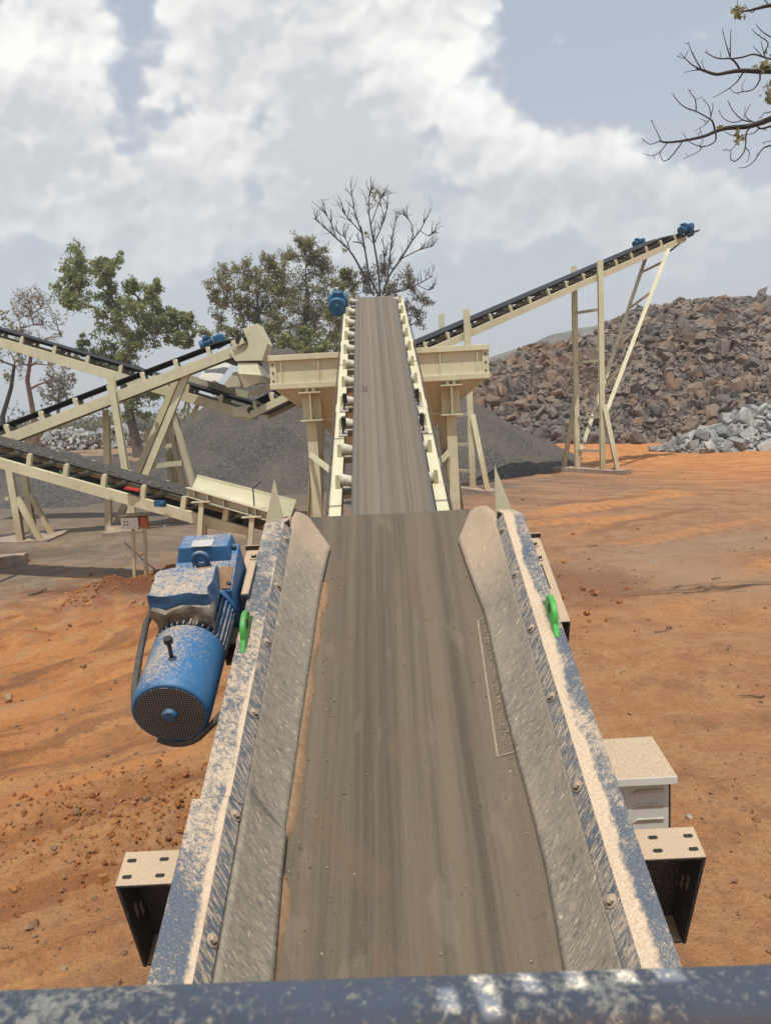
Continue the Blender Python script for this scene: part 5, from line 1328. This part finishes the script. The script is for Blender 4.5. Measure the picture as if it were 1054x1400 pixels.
def tree(name, label, Y, trunk, clumps, r0, leafmat, barkmat, nleaf, lsize, seed, twigs=5, lev=1, group=None, dy=.6, cat='tree', leafspread=1.0, base_z=0., tw=.022, wobble=.06, bend=.25):
    r = random.Random(seed); tb = P(*trunk[0], Y); tb.z = base_z
    o = thing(name, label, cat, None, tb, group); pts = [tb]+[P(px, py, Y+r.uniform(-.3, .3)) for px, py in trunk[1:]]
    mb = MB(); lf = MB(); n = len(pts)
    mb.tube([pts[0]-V((0,0,.3))]+pts, [r0*1.5, r0*1.2]+[r0*(1-.45*i/(n-1)) for i in range(1, n)], 9)
    nodes = []   # (point, radius)
    for i in range(n-1):
        for k in range(4):
            if i == 0 and n > 2: continue
            nodes.append((pts[i].lerp(pts[i+1], (k+1)/4), r0*(1-.45*(i+(k+1)/4)/(n-1))))
    if not nodes: nodes = [(pts[-1], r0*.6)]
    sc = Y/FPX; targ = [(P(px, py, Y+r.gauss(0, dy)*rad*sc*1.2), rad*sc) for px, py, rad in clumps]
    targ.sort(key=lambda q: min((q[0]-p).length for p, _ in nodes))
    for c, rad in targ:
        best = min(nodes, key=lambda q: (q[0]-c).length+max(0, q[0].z-c.z)*1.5-(q[1]*2)); a, ra = best; d = c-a; L = d.length
        rr0 = max(tw*1.6, min(ra*.85, .025*L+.08*r0+.03)); m = max(3, int(L/ .9)); path = [a]
        for i in range(1, m+1):
            f = i/m; wob = L*wobble*math.sin(math.pi*f); path.append(a+d*f+V((r.gauss(0, wob), r.gauss(0, wob), r.gauss(0, wob)+L*.05*math.sin(math.pi*f))))
        rads = [max(tw, rr0*(1-.6*i/m)) for i in range(m+1)]; mb.tube(path, rads, 6, False)
        nodes += [(path[i], rads[i]) for i in range(1, m+1)]
        for _ in range(twigs):
            tips = []; e = V((r.gauss(0,1), r.gauss(0,1), r.gauss(0,.8)+.35)).normalized(); st = path[r.randint(max(0, m-2), m)]
            twig(mb, st, (e+d.normalized()*.5), rad*r.uniform(.7, 1.25), max(tw, rads[-1]*.8), r, tips, lev, bend)
            if nleaf:
                for tp in tips: leaves(lf, tp, rad*.38*leafspread, max(1, int(nleaf*r.uniform(.3, 1.6))), lsize, r)
        if nleaf: leaves(lf, c, rad*.9, nleaf*2, lsize, r)
    mb.build('trunk', barkmat, o, True, fixn=False)
    if lf.v: lf.build('crown', leafmat, o, True, smooth=False, fixn=False)
    return o
tree('broadleaf_tree', 'full green tree with forked trunk behind the crossing left conveyors', 58, [(190, 612), (180, 575), (168, 520), (180, 470)],
     [(98,358,18),(118,372,20),(92,385,16),(140,378,16),(156,362,12),(110,402,18),(130,420,16),(102,418,14),(148,402,14),(180,392,14),(206,398,14),(192,412,18),(170,424,20),(214,420,14),(188,440,22),(228,438,14),(160,452,20),(206,456,18),(246,442,12),(264,440,10),(236,458,14),(276,452,10),(140,470,16),(120,500,14),(196,476,18),(176,500,18),(112,478,12),(195,540,16),(185,560,14),(210,545,12),(150,500,14),(250,470,10)],
     .38, 'leaf', 'bark', 34, .25, 2, 6, 1, tw=.04)
tree('broadleaf_tree', 'nearly bare tree with reddish trunk at the far left', 66, [(50, 622), (47, 570), (38, 520), (44, 480)],
     [(20,430,16),(34,415,14),(52,408,16),(66,420,14),(74,440,14),(60,445,14),(30,448,14),(14,452,10),(84,460,10),(70,500,12),(22,500,12),(80,520,10),(44,430,14)], .26, 'leaf_dry', 'bark_red', 2, .22, 5, 5, 2, tw=.035)
tree('broadleaf_tree', 'thin half bare tree cut by the left edge of the photo', 62, [(6, 615), (4, 570), (16, 530), (20, 500)],
     [(-6,436,14),(4,430,10),(6,470,12),(26,490,10),(-10,490,14),(30,470,10),(12,520,9)], .22, 'leaf_mix', 'bark_dark', 4, .28, 6, 4, 1)
tree('broadleaf_tree', 'small round distant tree seen between the left trunks', 92, [(80, 590), (80, 560), (82, 530)], [(72,520,12),(84,515,14),(94,525,12),(78,535,14),(92,540,12),(66,545,10),(86,548,12)], .25, 'leaf_dry', 'bark', 9, .4, 8, 4, 1)
tree('broadleaf_tree', 'bushy olive tree just right of the discharge chute', 57, [(366, 590), (362, 520), (352, 460), (352, 420)],
     [(300,382,14),(318,372,14),(340,366,14),(358,362,12),(374,374,14),(306,402,14),(330,396,16),(352,392,16),(372,400,16),(296,415,10),(320,420,14),(346,422,16),(370,428,16),(386,416,12),(360,448,16),(380,456,16),(334,440,12),(368,470,14),(384,440,14),(390,470,14),(300,440,12),(316,456,12),(346,456,14),(330,470,12),(380,400,14),(290,398,10)], .34, 'leaf_mix', 'bark', 8, .19, 12, 6, 2, tw=.03)
tree('broadleaf_tree', 'tall brownish tree between the chute and the central conveyor', 60, [(425, 600), (422, 520), (418, 450), (420, 400)],
     [(412,340,12),(428,334,12),(440,350,12),(396,356,14),(418,366,16),(442,376,14),(390,382,16),(412,396,18),(436,400,18),(456,386,12),(400,424,18),(424,430,18),(448,424,16),(462,410,12),(392,448,16),(416,460,18),(440,458,18),(460,448,14),(404,476,16),(450,476,16),(430,440,16),(470,430,14),(472,456,14),(406,350,12),(446,366,12),(424,350,12),(384,404,14),(474,476,14)], .34, 'leaf_mix', 'bark', 8, .18, 13, 6, 2, tw=.03)
tree('leafy_bush', 'fresh green bush peeping over the left end of the hopper', 54, [(412, 590), (412, 520), (410, 490)], [(392,468,12),(408,462,12),(424,466,12),(440,474,12),(398,482,12),(418,480,14),(436,486,12),(380,484,10)], .2, 'leaf', 'bark', 10, .30, 14, 4, 1, cat='bush')
def dead_tree():
    Y = 55; r = random.Random(15); tb = P(517, 600, Y); tb.z = 0
    o = thing('bare_tree', 'dead tree with dark bare branches rising behind the top of the central conveyor', 'tree', None, tb)
    mb = MB(); q = lambda x, y, d=0: P(330+x/2.703, 230+y/2.703, Y+d)
    mb.tube([tb-V((0,0,.3)), tb, P(516, 500, Y), P(515, 440, Y), q(508, 470)], [.42, .34, .26, .2, .17], 9)
    def limb(pts, r0, r1, tw=5):
        P3 = [q(x, y, r.gauss(0, .6) if i else 0) for i, (x, y) in enumerate(pts)]; n = len(P3); out = [P3[0]]
        for i in range(n-1):
            p0, p1, p2, p3 = P3[max(i-1, 0)], P3[i], P3[i+1], P3[min(i+2, n-1)]
            for k in (1, 2, 3, 4):
                t = k/4; out.append(.5*((2*p1)+(p2-p0)*t+(2*p0-5*p1+4*p2-p3)*t*t+(3*p1-p0-3*p2+p3)*t**3))
        m = len(out); r0 *= .7; mb.tube(out, [r0+(r1-r0)*i/(m-1) for i in range(m)], 6)
        for _ in range(tw*3):
            i = r.randint(m//3, m-1); d = (out[i]-out[i-1]).normalized(); e = (d*1.1+V((r.gauss(0, .6), r.gauss(0, .6), abs(r.gauss(0, .5))+.15))).normalized()
            twig(mb, out[i], e, r.uniform(.4, 1.15), max(.03, r1*.8), r, [], 1 if r.random() < .6 else 0, .10)
    limb([(508,470),(475,400),(458,310),(445,240),(420,170),(408,90)], .13, .03); limb([(458,310),(455,285),(435,275),(412,272)], .06, .04, 1); limb([(445,240),(400,190),(375,160)], .06, .03, 3)
    limb([(490,470),(440,370),(400,305),(350,258),(305,215),(268,185)], .11, .03); limb([(350,258),(330,200),(308,165)], .05, .03, 3); limb([(400,305),(385,260),(360,240)], .05, .03, 2)
    limb([(512,470),(505,370),(490,280),(478,210),(470,140),(478,75)], .13, .03); limb([(490,280),(520,210),(540,145)], .06, .03, 4); limb([(478,210),(500,150),(520,100)], .05, .03, 3)
    limb([(522,470),(545,400),(590,335),(630,270),(660,230),(682,188)], .12, .03); limb([(630,270),(632,215),(605,175)], .05, .03, 3); limb([(590,335),(650,305),(706,288)], .06, .03, 4); limb([(660,230),(690,250),(705,240)], .04, .03, 2)
    limb([(530,470),(600,450),(650,430),(706,398)], .08, .03, 4); limb([(650,430),(690,450),(710,440)], .04, .03, 2); limb([(540,410),(548,330),(558,250),(572,190)], .08, .03, 4); limb([(515,420),(530,330),(520,260)], .06, .03, 3)
    mb.build('trunk', 'bark_dark', o, True, fixn=False)
dead_tree()
tree('leafy_bush', 'thin leafy sprig at the very top of the dead tree', 55.4, [(506, 330), (508, 300), (512, 275)], [(510,264,8),(518,262,7),(515,274,8)], .04, 'leaf_mix', 'bark_dark', 8, .16, 16, 3, 0, cat='leaves', base_z=P(506, 330, 55.4).z) if False else None
tree('leafy_bush', 'pale twiggy thicket behind the right side of the central conveyor head', 57, [(548, 600), (546, 500), (544, 440)], [(520,372,12),(540,366,12),(560,380,12),(548,396,14),(528,400,14),(568,402,12),(580,416,10),(556,424,14),(536,428,14),(574,436,10),(500,384,12),(484,404,12),(562,444,10)], .2, 'leaf_dry', 'bark', 6, .16, 17, 6, 2, cat='bush', tw=.03)
tree('leafy_bush', 'dense twiggy bush behind the left side of the central conveyor head', 56, [(478, 600), (478, 500), (478, 440)], [(470,376,10),(482,388,10),(468,396,12),(456,436,14),(474,420,14),(478,445,14),(462,468,14),(490,440,12)], .2, 'leaf_mix', 'bark', 9, .2, 18, 5, 2, cat='bush')
# leafy tuft on top of the dead tree belongs to it: built as its crown
def tuft():
    t = [o for o in bpy.data.objects if o.name.startswith('bare_tree')][0]; lf = MB(); r = random.Random(4)
    for px, py, rd in ((508,262,5),(516,260,5),(512,270,5),(518,278,4),(506,280,4),(500,320,4),(470,340,4)): leaves(lf, P(px, py, 55), rd*.07, 26, .22, r)
    lf.build('crown', 'leaf_mix', t, True, smooth=False, fixn=False)
tuft()
# far scrub band
r_ = random.Random(91); lf = MB()
for k in range(1500):
    y = r_.uniform(95, 190); x = r_.uniform(-.62, .12)*y; h = r_.uniform(.8, 3.2)*(1 if r_.random() < .8 else 1.9)
    leaves(lf, V((x, y, h*.5)), h*.75, 26, .6, r_)
o = lf.build('scrub', 'scrub', None, smooth=False, fixn=False); tag(o, 'far grey green scrub along the horizon on the left', 'scrub', None, 'stuff')
lf = MB()
for k in range(5200):
    y = r_.uniform(76, 96); x = r_.uniform(-.52, -.30)*y; h = r_.uniform(.6, 1.5); a = r_.uniform(0, 3.14); w_ = r_.uniform(.05, .12); d_ = V((math.cos(a), math.sin(a), 0))*w_; p = V((x, y, 0)); l_ = V((r_.gauss(0, .3), r_.gauss(0, .3), h))
    lf.add([p-d_, p+d_, p+l_*.6+d_*.7, p+l_, p+l_*.6-d_*.7], [(0,1,2,3,4)])
o = lf.build('dry_grass', 'grass_dry', None, smooth=False, fixn=False); tag(o, 'tall dry brown grass behind the far left rock heap', 'grass', None, 'stuff')
# overhanging branches, top right: a tree whose trunk stands outside the picture
def overhang():
    Y = 9.5; S = 1/5.433
    def q(x, y, dy=0): return P(860+x*S, y*S, Y+dy)
    tr_ = P(1330, 500, Y+.5); base = V((tr_.x, tr_.y, 0)); o = thing('overhanging_tree', 'bare branched tree reaching in from the top right corner', 'tree', None, base)
    mb = MB(); lf = MB(); r = random.Random(8)
    top = q(2600, -700, .5); fork = q(2450, 900, .5)
    mb.tube([base-V((0,0,.3)), base+V((0,0,.5)), fork, q(2350, 200, .4), top], [.24, .18, .13, .09, .03], 10)
    def line(pts, r0, r1, dy0=0, dy1=0):
        n = len(pts); P3 = []
        for i, (x, y) in enumerate(pts): P3.append(q(x, y, dy0+(dy1-dy0)*i/(n-1)+r.gauss(0, .02)))
        # smooth by subdividing with slight jitter
        out = [P3[0]]
        for i in range(n-1):
            p0 = P3[max(i-1, 0)]; p1 = P3[i]; p2 = P3[i+1]; p3 = P3[min(i+2, n-1)]
            for k in (1, 2, 3):
                t = k/3; out.append(.5*((2*p1)+(p2-p0)*t+(2*p0-5*p1+4*p2-p3)*t*t+(3*p1-p0-3*p2+p3)*t**3))
        m = len(out); mb.tube(out, [r0+(r1-r0)*i/(m-1) for i in range(m)], 6)
        for i in range(2, m, 3):     # buds and short spurs
            if r.random() < .5 and r0 < .03:
                e = V((r.gauss(0,1), r.gauss(0,.4), r.gauss(0,1))).normalized()*r.uniform(.02, .06); mb.tube([out[i], out[i]+e], [r1*.9+.0015, .0015], 4)
    U = .0105
    line([(2450,520),(1800,620),(1300,750),(1054,880),(930,925),(860,942),(730,950),(640,975),(560,1010),(420,1042),(280,1058),(220,1045)], .045, .008)
    line([(230,1045),(150,1072),(90,1025)], .006, .003); line([(235,1045),(200,970),(160,890)], .006, .003)
    line([(280,1062),(225,1130),(160,1158),(108,1140)], .006, .003); line([(400,1042),(330,1140),(270,1195),(240,1180),(222,1125)], .009, .003)
    line([(635,970),(620,910),(590,880),(500,830),(410,795),(350,740),(320,690)], .012, .004); line([(495,828),(490,740),(460,700),(437,662)], .007, .003); line([(490,740),(540,722)], .004, .002)
    line([(600,880),(620,800),(615,765)], .006, .003); line([(605,870),(590,790),(540,735)], .006, .003); line([(590,895),(545,940),(480,975)], .006, .002); line([(580,905),(520,880)], .004, .002)
    line([(640,975),(640,1040),(600,1075),(530,1088),(440,1050),(395,985)], .010, .003); line([(525,1085),(520,1120),(400,1182)], .007, .003); line([(520,1085),(545,1040),(520,940)], .005, .002); line([(530,1020),(495,985)], .004, .002)
    line([(940,915),(860,865),(900,770)], .007, .003); line([(900,905),(830,885),(760,810),(730,742)], .008, .003); line([(840,892),(770,910),(700,880),(662,820)], .006, .003); line([(850,880),(860,790)], .004, .002)
    line([(930,925),(870,980),(860,1100),(820,1170),(775,1198),(750,1170),(750,1120),(690,1115)], .010, .003); line([(750,1120),(800,1065)], .005, .003); line([(865,1100),(892,1140),(870,1210)], .006, .003); line([(870,1000),(780,1010),(700,975)], .006, .003)
    line([(1250,860),(1054,935),(970,955),(940,920)], .016, .008); line([(960,955),(920,990),(860,1000)], .007, .004)
    line([(1400,1000),(1054,1080),(985,1110),(930,1190),(870,1240),(808,1247)], .012, .003); line([(1200,1020),(1054,1045),(985,1062)], .006, .003); line([(1300,700),(1054,828),(1000,840),(975,880)], .008, .003)
    line([(2400,420),(1700,500),(1300,525),(1054,528),(960,530),(820,525),(720,540),(640,552),(540,520),(500,510)], .040, .010)
    line([(540,520),(470,485),(420,440),(380,395)], .009, .003); line([(410,435),(345,415)], .004, .002); line([(535,515),(490,440),(455,370),(437,312)], .008, .003); line([(510,520),(465,525),(408,540)], .006, .002); line([(560,520),(530,450)], .004, .002); line([(410,430),(438,372)], .004, .002)
    line([(820,522),(795,475),(750,435),(680,437),(620,420),(562,385)], .014, .004); line([(750,435),(715,320),(688,212)], .008, .003); line([(748,430),(750,310),(752,220)], .007, .003); line([(750,438),(840,425),(920,403),(1000,425),(1054,440),(1300,500)], .009, .010); line([(680,435),(675,375)], .004, .002)
    line([(845,535),(800,605),(720,670),(620,725)], .010, .003); line([(968,535),(965,600),(915,665),(840,682),(780,690),(745,655)], .010, .003); line([(840,680),(835,640),(862,585)], .005, .002)
    line([(1000,425),(1005,385),(1030,320),(990,285),(940,250),(910,215)], .009, .003); line([(1000,410),(975,300)], .005, .003); line([(985,415),(915,340)], .005, .003); line([(1200,330),(1054,278),(975,225),(940,180)], .008, .003)
    line([(2350,150),(1500,-40),(1054,38),(960,60),(880,80),(820,82)], .030, .007); line([(930,68),(905,95),(850,30)], .006, .003); line([(815,82),(745,55)], .005, .002); line([(805,60),(800,0)], .005, .003); line([(1040,40),(1000,0)], .006, .004)
    line([(1200,560),(1054,625),(985,650)], .006, .003)
    # trunk joins
    line([(2450,560),(2400,420)], .08, .06, .5, 0); line([(2450,700),(2450,520)], .08, .06, .5, 0)
    def bigleaf(x, y, n, s):
        for _ in range(n):
            p = q(x+r.gauss(0, s), y+r.gauss(0, s*1.3), r.gauss(0, .05)); w = r.uniform(.035, .06); l = w*r.uniform(1.6, 2.3); a = rrot(r)
            lf.add([p+a @ V((-l/2,0,0)), p+a @ V((-l*.1,-w*.45,.008)), p+a @ V((l/2,0,0)), p+a @ V((-l*.1,w*.45,.008))], [(0,1,2,3)])
    bigleaf(800, 100, 26, 20); bigleaf(1000, 490, 34, 28); bigleaf(1040, 690, 34, 26); bigleaf(820, 1020, 16, 18); bigleaf(675, 950, 5, 8); bigleaf(1120, 400, 20, 50)
    mb.build('trunk', 'bark_dark', o, True, fixn=False); lf.build('crown', 'leaf_mix', o, True, smooth=False, fixn=False)
overhang()

# ------------------------------------------------------------------ light and sky
sd = bpy.data.lights.new('sun', 'SUN'); sd.energy = 3.0; sd.angle = R(.55); sd.color = (1, .955, .88)
so_ = bpy.data.objects.new('sun', sd); C.objects.link(so_); so_.rotation_euler = SUN.to_track_quat('Z', 'Y').to_euler(); so_.location = (0, 0, 60)
w = bpy.data.worlds.new('World'); bpy.context.scene.world = w; w.use_nodes = True; nt = w.node_tree; nt.nodes.clear()
class W(T):
    def __init__(s): s.nd = '2D'; s.t = nt; s.tc = s.n('ShaderNodeTexCoord')
wt = W(); out = wt.n('ShaderNodeOutputWorld')
sky = wt.n('ShaderNodeTexSky'); sky.sky_type = 'NISHITA'; sky.sun_disc = False; sky.sun_elevation = SEL; sky.sun_rotation = math.atan2(SUN.x, SUN.y)
sky.air_density = 1.0; sky.dust_density = 4.0; sky.ozone_density = 1.0; sky.altitude = 300
bgs = wt.n('ShaderNodeBackground'); wt.l(sky.outputs[0], bgs.inputs[0]); bgs.inputs[1].default_value = .075
D = wt.tc.outputs['Generated']; S3 = wt.sep(D)
yy = wt.math('MAXIMUM', wt.math('ABSOLUTE', S3[1]), .12)
u_ = wt.math('DIVIDE', S3[0], yy); v_ = wt.math('DIVIDE', S3[2], yy)
cx = wt.n('ShaderNodeCombineXYZ'); wt.l(u_, cx.inputs[0]); wt.l(v_, cx.inputs[1])
uv = cx.outputs[0]
def uvof(px, py): r = ray(px, py); return r.x/r.y, r.z/r.y
blobs = [(40,110,120,110,1.),(95,70,55,60,.8),(70,250,170,120,1.),(250,110,85,70,.9),(270,30,70,60,.8),(330,90,110,100,1.),(300,220,170,90,1.),(450,60,120,110,1.1),(560,70,90,90,1.2),(520,160,150,110,1.1),(420,280,220,90,.9),(640,190,80,90,1.1),(700,220,90,60,1.),(780,240,90,55,.95),(850,240,70,50,.9),(900,280,110,55,.85),(600,300,260,80,.85),(150,330,230,80,.75),(750,320,260,60,.6),(1030,310,90,60,.5)]
dens = None
def field(vec_u, vec_v):
    acc = None
    for px, py, rx, ry, wgt in blobs:
        bu, bv = uvof(px, py); a = wt.math('MULTIPLY', wt.math('SUBTRACT', vec_u, bu), FPX/rx/1.15); b = wt.math('MULTIPLY', wt.math('SUBTRACT', vec_v, bv), FPX/ry/1.15)
        d = wt.math('ADD', wt.math('MULTIPLY', a, a), wt.math('MULTIPLY', b, b)); g = wt.math('MULTIPLY', wt.math('EXPONENT', wt.math('MULTIPLY', d, -1.)), wgt)
        acc = g if acc is None else wt.math('MAXIMUM', acc, g)
    return acc
fd = field(u_, v_)
def nz(off): return wt.noise(wt.map(uv, (1, 1.15, 1), (0,0,0), off), 6.5, 9, .52, .2)
n0 = nz((0, 0, 0)); n1 = nz((-.020, .030, 0))
wv = wt.n('ShaderNodeVectorMath', operation='ADD'); ns_ = wt.n('ShaderNodeTexNoise'); wt.l(uv, ns_.inputs['Vector']); ns_.inputs['Scale'].default_value = 22; ns_.inputs['Detail'].default_value = 5
sc_ = wt.n('ShaderNodeVectorMath', operation='SCALE'); wt.l(ns_.outputs['Color'], sc_.inputs[0]); sc_.inputs['Scale'].default_value = .045
wt.l(uv, wv.inputs[0]); wt.l(sc_.outputs[0], wv.inputs[1]); wuv = wv.outputs[0]
def puff(off):
    p = wt.map(wuv, (1, 1.15, 1), (0,0,0), off); acc = None
    for scl, wg in ((8.5, .55), (18, .32), (40, .18)):
        x = wt.n('ShaderNodeTexVoronoi', feature='SMOOTH_F1', voronoi_dimensions='2D'); wt.l(p, x.inputs['Vector']); x.inputs['Scale'].default_value = scl; x.inputs['Smoothness'].default_value = .35
        q = wt.math('MULTIPLY', wt.math('SUBTRACT', .5, x.outputs['Distance']), wg); acc = q if acc is None else wt.math('ADD', acc, q)
    return acc
pf, pf1 = puff((0, 0, 0)), puff((.006, -.013, 0))
dn = wt.math('ADD', wt.math('ADD', fd, wt.math('MULTIPLY', wt.math('SUBTRACT', n0, .5), 1.3)), wt.math('MULTIPLY', pf, .9))
alpha = wt.mr(dn, .36, .74)
lit = wt.math('ADD', wt.math('MULTIPLY', wt.math('SUBTRACT', n0, n1), 1.0), wt.math('MULTIPLY', wt.math('SUBTRACT', pf, pf1), 2.6))
edge = wt.mr(dn, .55, 1.25)    # deep inside = greyer
br = wt.math('ADD', wt.math('ADD', wt.math('ADD', .600, wt.math('MULTIPLY', wt.math('MULTIPLY', wt.mr(dn, .46, .62), wt.mr(dn, 1.05, .64)), .085)), wt.math('MULTIPLY', lit, .24)), wt.math('MULTIPLY', edge, -.06), clamp=False)
# brightest heads
for px, py, rx, ry, wgt in ((560,75,85,45,.26),(20,65,40,40,.22),(640,150,45,60,.18),(700,190,60,40,.12),(200,110,50,40,.12),(100,60,60,50,.14),(290,190,60,40,.08),(880,190,40,40,.12)):
    bu, bv = uvof(px, py); a = wt.math('MULTIPLY', wt.math('SUBTRACT', u_, bu), FPX/rx); b = wt.math('MULTIPLY', wt.math('SUBTRACT', v_, bv), FPX/ry)
    g = wt.math('EXPONENT', wt.math('MULTIPLY', wt.math('ADD', wt.math('MULTIPLY', a, a), wt.math('MULTIPLY', b, b)), -1.)); br = wt.math('ADD', br, wt.math('MULTIPLY', g, wgt))
for px, py, rx, ry, wgt in ((470,215,170,70,-.10),(560,280,150,70,-.07)):
    bu, bv = uvof(px, py); a = wt.math('MULTIPLY', wt.math('SUBTRACT', u_, bu), FPX/rx); b = wt.math('MULTIPLY', wt.math('SUBTRACT', v_, bv), FPX/ry)
    g = wt.math('EXPONENT', wt.math('MULTIPLY', wt.math('ADD', wt.math('MULTIPLY', a, a), wt.math('MULTIPLY', b, b)), -1.)); br = wt.math('ADD', br, wt.math('MULTIPLY', g, wgt))
br = wt.math('MINIMUM', wt.math('MAXIMUM', br, .52), .82)
tint = wt.mix(wt.mr(br, .52, .72), (.96, .98, 1.01), (1, .985, .955)); cc = wt.mix(1., tint, br, 'MULTIPLY')
# hazy veil: grey-blue air between the clouds
hz = wt.mr(S3[2], .0, .45); veil = wt.mix(hz, (.53, .56, .58), (.375, .43, .505))
bgv = wt.n('ShaderNodeBackground'); wt.l(veil, bgv.inputs[0]); bgv.inputs[1].default_value = 1
bgc = wt.n('ShaderNodeBackground'); wt.l(cc, bgc.inputs[0]); bgc.inputs[1].default_value = 1
m1 = wt.n('ShaderNodeMixShader'); m1.inputs[0].default_value = .85; wt.l(bgs.outputs[0], m1.inputs[1]); wt.l(bgv.outputs[0], m1.inputs[2])
m2 = wt.n('ShaderNodeMixShader'); fade = wt.math('MULTIPLY', alpha, wt.mr(S3[2], .08, .30, .1, .97)); wt.l(fade, m2.inputs[0]); wt.l(m1.outputs[0], m2.inputs[1]); wt.l(bgc.outputs[0], m2.inputs[2])
wt.l(m2.outputs[0], out.inputs[0])

# ------------------------------------------------------------------ hazy air
def haze():
    k = MB(); k.box((-700, -70, -3), (700, 760, 62)); t = bpy.data.materials.new('pale haze'); t.use_nodes = True; t.node_tree.nodes.clear()
    o_ = t.node_tree.nodes.new('ShaderNodeOutputMaterial'); pv = t.node_tree.nodes.new('ShaderNodeVolumePrincipled')
    pv.inputs['Color'].default_value = (.93, .95, 1, 1); pv.inputs['Density'].default_value = .0009; pv.inputs['Anisotropy'].default_value = .2
    t.node_tree.links.new(pv.outputs[0], o_.inputs['Volume'])
    o = k.build('haze', t, None, smooth=False); tag(o, 'pale dusty haze in the air', 'haze', None, 'stuff')
USE_HAZE = True
if USE_HAZE: haze()

sc = bpy.context.scene
sc.view_settings.view_transform = 'Standard'; sc.view_settings.look = 'None'; sc.view_settings.exposure = .40; sc.view_settings.gamma = 1
